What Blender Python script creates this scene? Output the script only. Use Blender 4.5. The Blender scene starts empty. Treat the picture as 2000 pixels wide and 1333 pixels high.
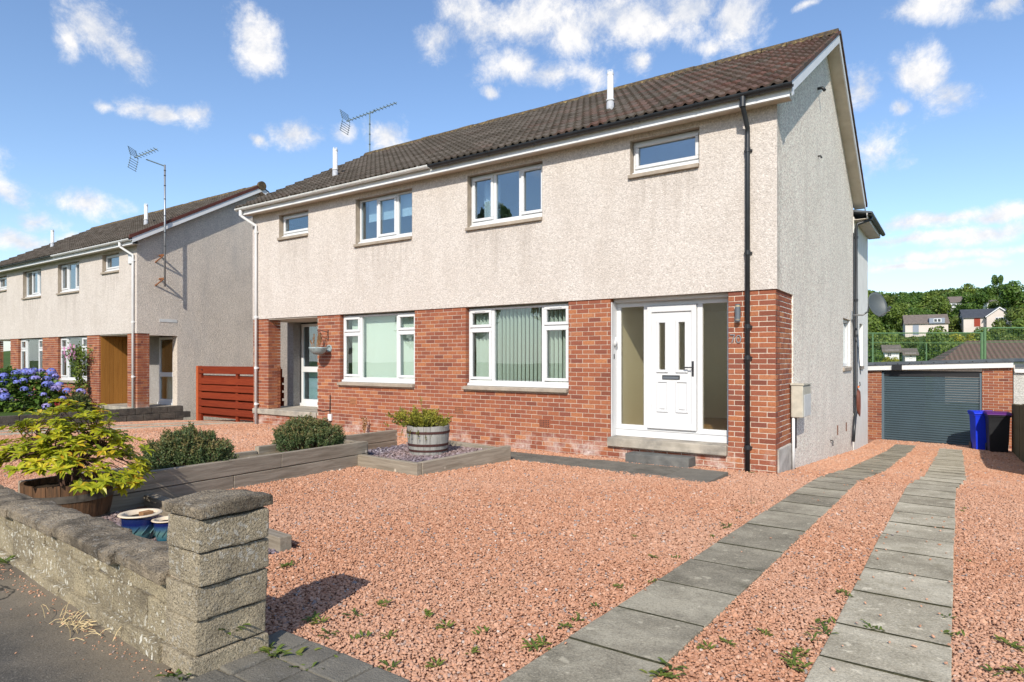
import bpy, bmesh, math, random
import numpy as np
from mathutils import Vector, Matrix, noise as mnoise
random.seed(7)
rng = np.random.default_rng(11)
SC = bpy.context.scene
COL = SC.collection
PI = math.pi

# ------------------------------------------------------------------ camera
YAW = math.atan(872 / 1258.0)
FW = (-math.sin(YAW), math.cos(YAW))
RT = (math.cos(YAW), math.sin(YAW))
CAM = (2.087, -9.456, 1.599)
cd = bpy.data.cameras.new('camera')
cam = bpy.data.objects.new('camera', cd)
COL.objects.link(cam)
cam.location = CAM
cam.rotation_euler = (PI / 2, 0, YAW)
cd.sensor_width = 36.0
cd.lens = 36.0 * 1258.0 / 2000.0
cd.shift_y = 35.0 / 2000.0
cd.clip_start = 0.05
cd.clip_end = 3000
SC.camera = cam

# ------------------------------------------------------------------ light
SUN_DIR = Vector((0.41, -1.0, 0.77)).normalized()
sd = bpy.data.lights.new('sun', 'SUN')
sun = bpy.data.objects.new('sun', sd)
COL.objects.link(sun)
sd.energy = 4.1
sd.angle = math.radians(0.53)
sd.color = (1.0, 0.94, 0.84)
sun.rotation_euler = SUN_DIR.to_track_quat('Z', 'Y').to_euler()

SC.view_settings.view_transform = 'Standard'
SC.view_settings.look = 'None'
SC.view_settings.exposure = 0.28
SC.view_settings.gamma = 1.0
SC.view_settings.use_curve_mapping = False
SC.render.engine = 'CYCLES'
SC.cycles.max_bounces = 6
SC.cycles.diffuse_bounces = 3
SC.cycles.glossy_bounces = 3
SC.cycles.transparent_max_bounces = 16
SC.cycles.use_denoising = True
SC.cycles.sample_clamp_indirect = 6.0


# ------------------------------------------------------------------ node helpers
class NT:
    def __init__(self, tree):
        self.t = tree

    def n(self, typ, props=None, **ins):
        nd = self.t.nodes.new('ShaderNode' + typ)
        for k, v in (props or {}).items():
            setattr(nd, k, v)
        for k, v in ins.items():
            key = int(k[1:]) if k[0] == 'i' and k[1:].isdigit() else k.replace('_', ' ')
            s = nd.inputs[key]
            if isinstance(v, bpy.types.NodeSocket):
                self.t.links.new(v, s)
            else:
                s.default_value = v
        return nd

    def math(self, op, a, b=0.0, c=None, clamp=False):
        ins = dict(i0=a, i1=b)
        if c is not None:
            ins['i2'] = c
        return self.n('Math', dict(operation=op, use_clamp=clamp), **ins).outputs[0]

    def vm(self, op, a, b=(0, 0, 0)):
        return self.n('VectorMath', dict(operation=op), i0=a, i1=b)

    def mix(self, f, a, b, blend='MIX'):
        nd = self.n('Mix', dict(data_type='RGBA', blend_type=blend, clamp_factor=True))
        for i, v in ((0, f), (6, a), (7, b)):
            if isinstance(v, bpy.types.NodeSocket):
                self.t.links.new(v, nd.inputs[i])
            else:
                nd.inputs[i].default_value = (*v, 1) if i and len(v) == 3 else v
        return nd.outputs[2]

    def ramp(self, f, stops, interp='LINEAR'):
        nd = self.n('ValToRGB')
        self.t.links.new(f, nd.inputs[0])
        cr = nd.color_ramp
        cr.interpolation = interp
        while len(cr.elements) < len(stops):
            cr.elements.new(0.5)
        for e, (p, c) in zip(cr.elements, stops):
            e.position = p
            e.color = (*c, 1) if not isinstance(c, (int, float)) else (c, c, c, 1)
        return nd.outputs[0]

    def noise(self, vec, scale, detail=3.0, rough=0.55, dist=0.0):
        return self.n('TexNoise', None, Vector=vec, Scale=scale, Detail=detail, Roughness=rough, Distortion=dist).outputs[0]

    def vor(self, vec, scale, feature='F1', rnd=1.0):
        return self.n('TexVoronoi', dict(feature=feature), Vector=vec, Scale=scale, Randomness=rnd)

    def mapr(self, v, a, b, c=0.0, d=1.0, smooth=False):
        return self.n('MapRange', dict(clamp=True, interpolation_type='SMOOTHSTEP' if smooth else 'LINEAR'),
                      i0=v, i1=a, i2=b, i3=c, i4=d).outputs[0]

    def scalev(self, v, s):
        return self.n('Mapping', None, Vector=v, Scale=s).outputs[0]

    def bump(self, h, strength=0.5, dist=0.01):
        return self.n('Bump', None, Strength=strength, Distance=dist, Height=h).outputs[0]


# ------------------------------------------------------------------ world: sky with scattered clouds
W = bpy.data.worlds.new('World')
SC.world = W
W.use_nodes = True
W.node_tree.nodes.clear()
W.cycles.sampling_method = 'NONE'
w = NT(W.node_tree)
sky = w.n('TexSky', dict(sky_type='NISHITA', sun_disc=False, sun_elevation=math.asin(SUN_DIR.z),
                         sun_rotation=math.atan2(SUN_DIR.x, SUN_DIR.y), altitude=60.0,
                         air_density=1.0, dust_density=0.55, ozone_density=2.2))
dirv = w.vm('NORMALIZE', w.n('TexCoord').outputs['Generated']).outputs[0]


def pix_dir(px, py):
    d = Vector((FW[0] + RT[0] * (px - 1000) / 1258, FW[1] + RT[1] * (px - 1000) / 1258, (701.5 - py) / 1258))
    return d.normalized()


# where the clouds stand in the sky: centre seen at, half-widths, tilt
CL = [(190, 62, 78, 42, -30), (235, 95, 45, 30, -20), (130, 75, 25, 40, 0), (500, 62, 45, 42, -30), (515, 100, 42, 38, 0),
      (200, 205, 22, 14, 0), (255, 210, 40, 20, 0), (310, 220, 60, 20, -8), (375, 225, 38, 22, 0),
      (570, 258, 52, 26, 0), (500, 268, 20, 14, 0), (672, 268, 26, 18, 0), (748, 268, 38, 30, 20),
      (920, 20, 62, 46, -20), (960, 50, 90, 40, 0), (1065, 25, 90, 45, 0), (1180, 25, 110, 45, 0), (1290, 62, 90, 30, 0), (850, 85, 55, 32, 25), (1010, 40, 80, 46, 0), (1120, 62, 90, 60, 0), (1240, 40, 95, 42, 0),
      (1345, 30, 70, 50, 0), (1430, 50, 62, 50, 30), (1395, 95, 30, 16, 0), (1000, 128, 62, 34, 0), (1080, 142, 80, 30, 0), (1145, 145, 40, 28, 0),
      (960, 178, 16, 16, 0), (1258, 125, 30, 22, 0), (1800, 150, 52, 38, -30), (1850, 185, 52, 34, -10), (1750, 208, 26, 16, 0),
      (1672, 180, 36, 40, -40), (1700, 285, 52, 46, 20), (1820, 8, 70, 28, 0), (1580, 12, 24, 10, 0), (1965, 6, 60, 22, 0),
      (15, 375, 52, 32, -25), (165, 402, 52, 24, -5), (78, 437, 36, 22, 0), (40, 468, 90, 18, 0), (150, 480, 80, 16, 0), (-90, 330, 90, 60, 0),
      (1830, 432, 170, 15, 3), (1960, 420, 90, 18, 3), (1800, 468, 150, 13, 2), (1930, 460, 100, 18, 2), (1860, 497, 190, 10, 0), (1760, 520, 220, 9, 0)]
clouds = []
for cx, cy, rx, ry, t in CL:
    d0 = pix_dir(cx, cy)
    k = ((cx - 1000) / 1258.0) ** 2 + ((cy - 701.5) / 1258.0) ** 2
    sc = 1.0 / math.sqrt(1 + k) / 1258.0
    clouds.append((d0, rx * sc * 1.36, ry * sc * 1.36, t))
r_ = random.Random(5)
for i in range(16):           # the same kind of clouds go on round the rest of the sky
    az = r_.uniform(65, 295)
    a = math.radians(az) - YAW
    el = math.radians(r_.choice([9, 14, 22, 30, 40]) + r_.uniform(-3, 3))
    clouds.append((Vector((math.sin(a) * math.cos(el), math.cos(a) * math.cos(el), math.sin(el))),
                   r_.uniform(.06, .13), r_.uniform(.02, .045), r_.uniform(-15, 15)))
wob = w.n('TexNoise', None, Vector=dirv, Scale=9.0, Detail=3.0, Roughness=0.62)
wv = w.vm('SCALE', w.vm('SUBTRACT', wob.outputs[1], (0.5, 0.5, 0.5)).outputs[0])
wv.inputs['Scale'].default_value = 0.045
dw = w.vm('ADD', dirv, wv.outputs[0]).outputs[0]
acc = None
for d0, rx, ry, t in clouds:
    hz = Vector((d0.y, -d0.x, 0)).normalized()
    up = hz.cross(d0).normalized()
    if up.z < 0:
        up = -up
    t = math.radians(t)
    A = hz * math.cos(t) + up * math.sin(t)
    B = -hz * math.sin(t) + up * math.cos(t)
    Rm = Matrix((A, B, A.cross(B))).transposed()
    mp = w.n('Mapping', dict(vector_type='TEXTURE'), Vector=dw, Location=tuple(d0), Rotation=tuple(Rm.to_euler('XYZ')), Scale=(rx, ry, max(rx, ry) * 1.1))
    q = w.vm('LENGTH', mp.outputs[0]).outputs['Value']
    acc = q if acc is None else w.math('MINIMUM', acc, q)
acc = w.math('SUBTRACT', 1.0, acc)
nz = w.noise(dirv, 14.0, 8.0, 0.72, 0.2)
nzs = w.noise(w.vm('ADD', dirv, (SUN_DIR.x * .012, SUN_DIR.y * .012, .016)).outputs[0], 15.0, 3.0, 0.6)
nz2 = w.noise(dirv, 8.0, 2.0, 0.6)
dens = w.math('ADD', acc, w.math('MULTIPLY', w.math('SUBTRACT', nz, 0.5), 2.5))
dens = w.math('ADD', dens, w.math('MULTIPLY', w.math('SUBTRACT', nz2, 0.5), 0.5))
cfac = w.mapr(dens, 0.0, 0.98, 0, 0.96, True)
sep = w.n('SeparateXYZ', None, Vector=dirv)
hzf = w.mapr(sep.outputs[2], 0.0, 0.16, 0.55, 0.0, True)
skyc = w.n('HueSaturation', None, Hue=0.503, Saturation=1.06, Value=1.16, Color=sky.outputs[0]).outputs[0]
skyh = w.mix(hzf, skyc, (4.4, 5.0, 5.6))
ccol = w.mix(w.mapr(w.math('SUBTRACT', w.math('ADD', nz, .12), nzs), -.05, .22), (4.3, 4.55, 5.1), (6.4, 6.25, 6.1))
fin = w.mix(cfac, skyh, ccol)
bg = w.n('Background', None, Color=fin, Strength=0.14)
wo = w.n('OutputWorld', None, Surface=bg.outputs[0])


# ------------------------------------------------------------------ materials
MATS = {}


def new_mat(name):
    m = bpy.data.materials.new(name)
    m.use_nodes = True
    nt = m.node_tree
    nt.nodes.clear()
    t = NT(nt)
    b = t.n('BsdfPrincipled')
    o = t.n('OutputMaterial', None, Surface=b.outputs[0])
    MATS[name] = m
    return m, t, b


def lk(t, sock, node, inp):
    t.t.links.new(sock, node.inputs[inp])


def plain(name, col, rough=0.6, spec=0.3, metal=0.0, var=0.0, scale=8.0, bump=0.0, bscale=60.0, dirt=None, dirt_amt=0.5, coat=0.0):
    m, t, b = new_mat(name)
    b.inputs['Roughness'].default_value = rough
    b.inputs['Specular IOR Level'].default_value = spec
    b.inputs['Metallic'].default_value = metal
    if coat:
        b.inputs['Coat Weight'].default_value = coat
        b.inputs['Coat Roughness'].default_value = 0.1
    c = None
    pos = t.n('NewGeometry').outputs['Position']
    if var:
        nz = t.noise(pos, scale, 4)
        lo = tuple(max(0, x * (1 - var)) for x in col)
        hi = tuple(min(1, x * (1 + var)) for x in col)
        c = t.mix(t.mapr(nz, .3, .7), lo, hi)
    if dirt:
        nz = t.noise(pos, scale * 0.6, 6, .65)
        c = t.mix(t.mapr(nz, .48, .72, 0, dirt_amt), c if c else col, dirt)
    if c:
        lk(t, c, b, 'Base Color')
    else:
        b.inputs['Base Color'].default_value = (*col, 1)
    if bump:
        lk(t, t.bump(t.noise(pos, bscale, 3), bump, .01), b, 'Normal')
    return m


def harl(name, c_lo, c_hi, pit, streak, streak_amt, speck=0.6, bump=0.9, pit_amt=.7, sills=(), edge=False):
    """roughcast: stone chips thrown on render"""
    m, t, b = new_mat(name)
    pos = t.n('TexCoord').outputs['Object']
    v = t.vor(pos, 50.0)
    chip = v.outputs['Distance']
    n1 = t.noise(pos, 40.0, 4, .75)
    n2 = t.noise(pos, 1.1, 5, .6)
    st = t.noise(t.scalev(pos, (1.5, 1.5, 0.4)), 1.4, 6, .66, .4)
    c = t.mix(t.mapr(n2, .3, .7), c_lo, c_hi)
    rc = t.n('SeparateColor', None, Color=v.outputs['Color']).outputs[0]
    c = t.mix(t.mapr(rc, .55, 1.0, 0, speck), c, tuple(min(1, x * 1.28) for x in c_hi))
    c = t.mix(t.mapr(rc, .42, .0, 0, speck * .8), c, tuple(x * .62 for x in c_lo))
    c = t.mix(t.mapr(n1, .54, .68, 0, pit_amt), c, pit)
    c = t.mix(t.mapr(st, .47, .8, 0, streak_amt), c, streak)
    xyz = t.n('SeparateXYZ', None, Vector=pos)
    if sills:                     # dirty water has run down from the sill ends
        run = t.noise(t.scalev(pos, (9.0, 9.0, 0.7)), 1.0, 4, .6)
        for x0, x1, zs in sills:
            mx = t.math('MULTIPLY', t.mapr(xyz.outputs[0], x0 - .1, x0 + .05), t.mapr(xyz.outputs[0], x1 + .1, x1 - .05))
            mz = t.math('MULTIPLY', t.mapr(xyz.outputs[2], zs, zs - .02), t.mapr(xyz.outputs[2], zs - 1.1, zs - .05))
            c = t.mix(t.math('MULTIPLY', t.math('MULTIPLY', mx, mz), t.mapr(run, .42, .70, 0, .36)), c, (.27, .225, .185))
    if edge:                      # algae on the exposed corner
        run = t.noise(t.scalev(pos, (6.0, 6.0, 1.2)), 1.0, 5, .65)
        c = t.mix(t.math('MULTIPLY', t.mapr(xyz.outputs[1], .32, .0), t.mapr(run, .35, .65, 0, .7)), c, (.22, .19, .155))
    lk(t, c, b, 'Base Color')
    b.inputs['Roughness'].default_value = .95
    b.inputs['Specular IOR Level'].default_value = .1
    h = t.math('ADD', t.math('MULTIPLY', chip, -1.0), t.math('MULTIPLY', n1, 1.3))
    lk(t, t.bump(h, bump, .012), b, 'Normal')
    return m


harl('harl_front', (.545, .485, .43), (.615, .555, .50), (.27, .225, .19), (.43, .37, .315), .40, .5, .42, .7, sills=[(-5.5, -3.8, 3.98), (-2.2, -1.06, 4.43), (-8.55, -6.87, 3.98), (-11.2, -10.1, 4.4)])
harl('harl_gable', (.755, .655, .56), (.89, .785, .68), (.19, .17, .15), (.50, .46, .40), .45, .9, .5, 1.0, edge=True)
harl('harl_neighbour_gable', (.58, .505, .425), (.68, .60, .51), (.26, .23, .21), (.38, .35, .325), .5, .5, .8)
harl('harl_garage', (.52, .50, .45), (.64, .62, .57), (.22, .21, .2), (.36, .35, .33), .5, .6, .8)
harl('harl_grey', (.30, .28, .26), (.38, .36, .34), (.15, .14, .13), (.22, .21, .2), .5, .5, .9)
plain('painted_wall', (.78, .76, .70), .85, .2, var=.06, scale=3, bump=.35, bscale=70, dirt=(.6, .57, .5), dirt_amt=.35)
plain('interior_wall', (.82, .80, .70), .9, .1)
plain('interior_floor', (.42, .27, .14), .5, .3, var=.2, scale=6)
plain('white_upvc', (.66, .66, .655), .28, .45, var=.02, scale=2)
plain('white_board', (.70, .70, .69), .45, .35, var=.05, scale=3, dirt=(.55, .52, .45), dirt_amt=.25)
plain('soffit_board', (.62, .56, .47), .8, .2, var=.08, scale=4, dirt=(.4, .33, .25), dirt_amt=.4)
plain('black_pvc', (.022, .024, .027), .38, .4, var=.25, scale=6)
plain('grey_pvc', (.66, .66, .63), .4, .4, var=.06, scale=6, dirt=(.36, .35, .3), dirt_amt=.45)
plain('white_pvc', (.68, .68, .67), .4, .4, var=.04, scale=5, dirt=(.5, .48, .44), dirt_amt=.3)
plain('metal_grey', (.33, .34, .35), .45, .5, metal=.6)
plain('lamp_grey', (.12, .135, .15), .4, .5, var=.05)
plain('lamp_glass', (.62, .48, .26), .3, .4)
plain('black_metal', (.03, .03, .032), .4, .4)
plain('steel', (.55, .57, .6), .35, .5, metal=.8)
plain('flue_white', (.70, .70, .69), .45, .4, dirt=(.6, .56, .44), dirt_amt=.3, scale=5)
plain('lead', (.42, .43, .45), .6, .4, var=.15, scale=14)
plain('rust', (.22, .09, .04), .85, .2, var=.3, scale=30)
plain('aerial_metal', (.16, .22, .24), .5, .5, metal=.3)
plain('dish_grey', (.075, .088, .092), .5, .4, var=.06)
plain('mortar', (.55, .45, .36), .95, .1, var=.15, scale=25, bump=.5, bscale=120)
plain('mortar_dark', (.16, .14, .11), .95, .1, var=.3, scale=20, bump=.6, bscale=60)
plain('joint_moss', (.055, .052, .03), .98, .05, var=.5, scale=30)
plain('sill_stone', (.36, .30, .235), .85, .2, var=.16, scale=7, dirt=(.22, .19, .16), dirt_amt=.5, bump=.3, bscale=90)
plain('concrete_step', (.39, .345, .28), .9, .15, var=.18, scale=5, dirt=(.17, .16, .145), dirt_amt=.85, bump=.5, bscale=60)
plain('concrete_dark', (.12, .12, .112), .85, .2, var=.25, scale=6, dirt=(.26, .25, .22), dirt_amt=.5, bump=.4, bscale=80)
plain('concrete_patch', (.40, .37, .33), .95, .1, var=.25, scale=6, dirt=(.62, .58, .53), dirt_amt=.7, bump=.5, bscale=70)
plain('meter_plastic', (.47, .44, .36), .6, .3, var=.14, scale=9, dirt=(.33, .31, .26), dirt_amt=.5)
plain('meter_plastic_light', (.58, .58, .56), .5, .3, var=.08, scale=9)
plain('dark_recess', (.03, .03, .032), .8, .2)
plain('red_cable', (.16, .05, .03), .5, .4)
plain('orange_reel', (.75, .2, .05), .5, .4)
plain('curtain_white', (.80, .81, .82), .9, .1)
plain('roller_blind', (.68, .74, .74), .9, .1)
plain('curtain_pale', (.66, .74, .68), .9, .1)
plain('curtain_dark', (.16, .08, .07), .9, .1)
plain('bin_blue', (.008, .035, .62), .42, .4)
plain('bin_black', (.012, .012, .014), .5, .4)
plain('bin_purple', (.09, .012, .13), .45, .4)
plain('garage_door', (.055, .085, .10), .62, .4, var=.08, scale=2)
plain('garage_frame', (.12, .16, .185), .42, .4)
plain('roof_felt', (.10, .115, .13), .8, .2, var=.15, scale=4)
plain('fascia_cream', (.78, .77, .74), .6, .3, var=.03, scale=3, dirt=(.55, .53, .5), dirt_amt=.3)
plain('soil', (.045, .032, .022), .98, .1, var=.4, scale=30, bump=.8, bscale=40)
plain('hoop_rust', (.065, .026, .022), .75, .3, var=.3, scale=20)
plain('hoop_dark', (.10, .085, .07), .7, .3, var=.35, scale=18)
plain('basket_grey', (.30, .36, .36), .8, .2, var=.3, scale=30)
plain('dry_stem', (.30, .16, .075), .9, .1, var=.2, scale=20)
plain('bark', (.09, .065, .045), .95, .1, var=.3, scale=10, bump=.6, bscale=30)
plain('twig', (.12, .07, .05), .95, .1, var=.3, scale=20)
plain('green_paint', (.10, .19, .085), .5, .4, var=.1)
plain('pot_cream', (.66, .54, .39), .5, .4, var=.1, scale=15)
plain('straw', (.62, .48, .26), .9, .1, var=.2, scale=30)
plain('slate_roof', (.06, .065, .075), .6, .3, var=.2, scale=2)
plain('brown_roof', (.17, .14, .12), .9, .1, var=.2, scale=2)
plain('far_white', (.72, .71, .69), .9, .1, var=.04, scale=.5)
plain('far_pink', (.60, .53, .475), .9, .1, var=.06, scale=.5)
plain('far_blue', (.25, .28, .33), .9, .1)
plain('far_red', (.28, .05, .03), .8, .2)
plain('far_window', (.04, .05, .06), .15, .5)


def glass_mat(name, tint, refl, rough=0.0, frost=0.0):
    m, t, b = new_mat(name)
    t.t.nodes.remove(b)
    out = [n for n in t.t.nodes if n.type == 'OUTPUT_MATERIAL'][0]
    geo = t.n('NewGeometry')
    cs = t.math('ABSOLUTE', t.vm('DOT_PRODUCT', geo.outputs['Normal'], geo.outputs['Incoming']).outputs['Value'])
    fr = t.math('POWER', t.math('SUBTRACT', 1.0, cs), 4.0)
    f = t.math('ADD', t.math('MULTIPLY', fr, .9), .05 + refl, clamp=True)
    tr = t.n('BsdfTransparent', None, Color=(*tint, 1)).outputs[0]
    if frost:
        nz = t.n('NewGeometry').outputs['Position']
        bm = t.bump(t.noise(t.scalev(nz, (1, 1, .25)), 60, 2), .5, .01)
        rf = t.n('BsdfTranslucent', None, Color=(*tint, 1)).outputs[0]
        tr = t.n('MixShader', None, i0=frost, i1=tr, i2=rf).outputs[0]
        gl = t.n('BsdfGlossy', None, Color=(1, 1, 1, 1), Roughness=.12, Normal=bm).outputs[0]
    else:
        nz = t.n('NewGeometry').outputs['Position']
        gl = t.n('BsdfGlossy', None, Color=(.93, .97, 1, 1), Roughness=rough, Normal=t.bump(t.noise(nz, 1.3, 1), .035, .05)).outputs[0]
    mx = t.n('MixShader', None, i0=f, i1=tr, i2=gl).outputs[0]
    lk(t, mx, out, 'Surface')
    return m


glass_mat('glass', (.92, .955, .935), .035)
glass_mat('glass_upper', (.80, .88, .92), .13)
glass_mat('glass_obscure', (.95, .93, .84), .0, frost=.10)


def brick_mat(name, attr):
    m, t, b = new_mat(name)
    pos = t.n('NewGeometry').outputs['Position']
    if attr:
        r = t.n('Attribute', dict(attribute_name='rnd')).outputs['Fac']
    else:
        r = t.n('ObjectInfo').outputs['Random']
    c = t.ramp(r, [(0, (.18, .062, .04)), (.12, (.26, .085, .046)), (.4, (.325, .108, .053)), (.72, (.37, .13, .06)), (.9, (.43, .165, .07)), (1, (.49, .21, .095))])
    r2 = t.math('FRACT', t.math('MULTIPLY', r, 37.7))
    c = t.mix(t.math('MULTIPLY', r2, .35), c, (.25, .085, .062))
    n1 = t.noise(pos, 30, 5, .7)
    c = t.mix(t.mapr(n1, .42, .75, 0, .6), c, (.17, .055, .038))
    n3 = t.noise(pos, 75, 3, .6)
    c = t.mix(t.mapr(n3, .6, .8, 0, .45), c, (.55, .33, .25))
    # salts that rose from the ground, in patches
    z = t.n('SeparateXYZ', None, Vector=pos).outputs[2]
    n2 = t.noise(pos, 3.2, 5, .65)
    yy = t.n('SeparateXYZ', None, Vector=pos).outputs[1]
    e = t.math('MULTIPLY', t.math('MULTIPLY', t.mapr(z, .40, .04), t.mapr(n2, .46, .66)), t.mapr(yy, 4.0, 3.0))
    c = t.mix(t.math('MULTIPLY', e, t.mapr(t.noise(pos, 22, 4, .7), .3, .6, .25, .95)), c, (.66, .56, .50))
    lk(t, c, b, 'Base Color')
    b.inputs['Roughness'].default_value = .88
    b.inputs['Specular IOR Level'].default_value = .18
    lk(t, t.bump(t.math('ADD', n1, n3), .45, .006), b, 'Normal')
    return m


brick_mat('brick', False)
brick_mat('brick_mass', True)


def tile_mat(name, attr, red_from=-6.0, red_to=-.5):
    m, t, b = new_mat(name)
    pos = t.n('NewGeometry').outputs['Position']
    r = t.n('Attribute', dict(attribute_name='rnd')).outputs['Fac'] if attr else t.n('ObjectInfo').outputs['Random']
    x = t.n('SeparateXYZ', None, Vector=pos).outputs[0]
    grey = t.ramp(r, [(0, (.075, .062, .050)), (.5, (.098, .083, .068)), (1, (.125, .105, .088))])
    red = t.ramp(t.math('FRACT', t.math('MULTIPLY', r, 13.3)), [(0, (.085, .05, .042)), (.5, (.125, .062, .05)), (1, (.165, .078, .06))])
    f = t.math('ADD', t.mapr(x, red_from, red_to, -.25, .5), t.math('MULTIPLY', t.math('SUBTRACT', t.math('FRACT', t.math('MULTIPLY', r, 7.1)), .5), .8), clamp=True)
    c = t.mix(f, grey, red)
    n1 = t.noise(pos, 18, 5, .7)
    c = t.mix(t.mapr(n1, .5, .75, 0, .65), c, (.05, .045, .036))
    n2 = t.noise(pos, 42, 3, .6)
    c = t.mix(t.mapr(n2, .64, .72, 0, .6), c, (.32, .29, .23))
    lk(t, c, b, 'Base Color')
    b.inputs['Roughness'].default_value = .95
    b.inputs['Specular IOR Level'].default_value = .12
    lk(t, t.bump(n1, .5, .01), b, 'Normal')
    return m


tile_mat('roof_tile', False)
tile_mat('roof_tile_mass', True)


def ridge_mat():
    m, t, b = new_mat('ridge_lichen')
    pos = t.n('NewGeometry').outputs['Position']
    n1 = t.noise(pos, 14, 6, .75)
    c = t.ramp(n1, [(.3, (.03, .025, .018)), (.48, (.075, .055, .035)), (.57, (.15, .10, .04)), (.66, (.30, .23, .10)), (.8, (.42, .37, .27))])
    lk(t, c, b, 'Base Color')
    b.inputs['Roughness'].default_value = 1
    lk(t, t.bump(n1, 1, .03), b, 'Normal')


ridge_mat()


def stone_block(name, base, dark, lichen, lich_amt, grain=.75, bump=1.0):
    m, t, b = new_mat(name)
    pos = t.n('NewGeometry').outputs['Position']
    r = t.n('ObjectInfo').outputs['Random']
    n1 = t.noise(pos, 5.5, 6, .65)
    c = t.mix(t.mapr(n1, .38, .62), base, dark)
    c = t.mix(t.math('MULTIPLY', r, .45), c, tuple(x * 1.35 for x in base))
    n2 = t.noise(pos, 120, 3, .65)
    c = t.mix(t.mapr(n2, .45, .68, 0, grain), c, tuple(x * .4 for x in dark))
    n3 = t.noise(pos, 44, 2, .5)
    n4 = t.noise(pos, 3.0, 3, .5)
    c = t.mix(t.math('MULTIPLY', t.mapr(n3, .59, .63), t.mapr(n4, .40, .55, 0, lich_amt)), c, lichen)
    lk(t, c, b, 'Base Color')
    b.inputs['Roughness'].default_value = .95
    b.inputs['Specular IOR Level'].default_value = .12
    h = t.math('ADD', t.math('ADD', t.noise(pos, 70, 4, .75), t.math('MULTIPLY', n2, .8)), t.math('MULTIPLY', n1, .7))
    lk(t, t.bump(h, bump, .018), b, 'Normal')
    return m


stone_block('wall_block', (.52, .435, .285), (.27, .225, .155), (.80, .76, .64), 1.0)
stone_block('pillar_block', (.48, .40, .275), (.22, .185, .135), (.62, .59, .52), .6)
stone_block('coping', (.42, .34, .24), (.065, .055, .045), (.42, .39, .33), .5)
stone_block('low_wall_block', (.13, .115, .095), (.06, .055, .05), (.2, .19, .16), .3)
stone_block('slab_dark', (.20, .182, .148), (.125, .115, .095), (.3, .28, .25), .3, .3, .6)


def weathered_slab(name, dk, md, lt, moss):
    m, t, b = new_mat(name)
    pos = t.n('NewGeometry').outputs['Position']
    r = t.n('ObjectInfo').outputs['Random']
    n1 = t.noise(pos, 2.3, 8, .72)
    f = t.math('ADD', n1, t.math('MULTIPLY', t.math('SUBTRACT', r, .5), .12))
    c = t.ramp(f, [(.32, dk), (.5, md), (.64, lt)])
    n2 = t.noise(pos, 85, 4, .75)
    c = t.mix(t.mapr(n2, .5, .68, 0, .55), c, tuple(x * .45 for x in dk))
    c = t.mix(t.mapr(n2, .46, .32, 0, .5), c, tuple(min(1, x * 1.35) for x in lt))
    n3 = t.noise(pos, 13, 3, .6)
    c = t.mix(t.mapr(n3, .62, .68, 0, .55), c, tuple(min(1, x * 1.4) for x in lt))
    n4 = t.noise(pos, 4.5, 5, .7)
    c = t.mix(t.mapr(n4, .58, .74, 0, .6), c, moss)
    lk(t, c, b, 'Base Color')
    b.inputs['Roughness'].default_value = .93
    b.inputs['Specular IOR Level'].default_value = .15
    lk(t, t.bump(t.math('ADD', n2, n3), .6, .008), b, 'Normal')


weathered_slab('slab', (.27, .232, .163), (.44, .385, .28), (.58, .515, .385), (.19, .16, .09))
weathered_slab('slab_near', (.18, .157, .113), (.305, .267, .195), (.43, .38, .28), (.12, .11, .07))


def timber(name, lo, hi, knot=True, axis=1):
    m, t, b = new_mat(name)
    pos = t.n('TexCoord').outputs['Object']
    s = [18, 18, 18]
    s[axis] = 1.2
    n1 = t.noise(t.scalev(pos, tuple(s)), 1.6, 6, .65, .6)
    r = t.n('ObjectInfo').outputs['Random']
    c = t.mix(t.mapr(n1, .3, .72), lo, hi)
    c = t.mix(t.math('MULTIPLY', r, .35), c, tuple(x * .6 for x in lo))
    if knot:
        v = t.vor(t.n('NewGeometry').outputs['Position'], 2.6)
        c = t.mix(t.mapr(v.outputs['Distance'], .085, .03), c, tuple(min(1, x * 1.9) for x in hi))
        c = t.mix(t.mapr(v.outputs['Distance'], .045, .03), c, tuple(x * .35 for x in lo))
    lk(t, c, b, 'Base Color')
    b.inputs['Roughness'].default_value = .85
    b.inputs['Specular IOR Level'].default_value = .2
    lk(t, t.bump(n1, .5, .006), b, 'Normal')
    return m


timber('sleeper', (.22, .18, .13), (.45, .385, .30))
timber('sleeper_x', (.16, .13, .095), (.32, .28, .225), axis=0)
timber('red_board', (.16, .022, .008), (.27, .045, .013), False, 0)
timber('fence_board', (.075, .06, .035), (.19, .155, .085), False, 2)
timber('barrel_grey', (.24, .225, .20), (.43, .415, .38), False, 2)
timber('barrel_brown', (.06, .04, .025), (.24, .12, .06), False, 2)
timber('oak_cladding', (.30, .125, .025), (.40, .18, .04), False, 2)


def leaf_mat(name, stops, trans=.35, rough=.5, attr=True):
    m, t, b = new_mat(name)
    out = [n for n in t.t.nodes if n.type == 'OUTPUT_MATERIAL'][0]
    if attr:
        r = t.n('Attribute', dict(attribute_name='rnd')).outputs['Fac']
    else:
        r = t.n('ObjectInfo').outputs['Random']
    c = t.ramp(r, stops)
    lk(t, c, b, 'Base Color')
    b.inputs['Roughness'].default_value = rough
    b.inputs['Specular IOR Level'].default_value = .3
    tl = t.n('BsdfTranslucent', None, Color=c).outputs[0]
    mx = t.n('MixShader', None, i0=trans, i1=b.outputs[0], i2=tl).outputs[0]
    lk(t, mx, out, 'Surface')
    return m


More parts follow.
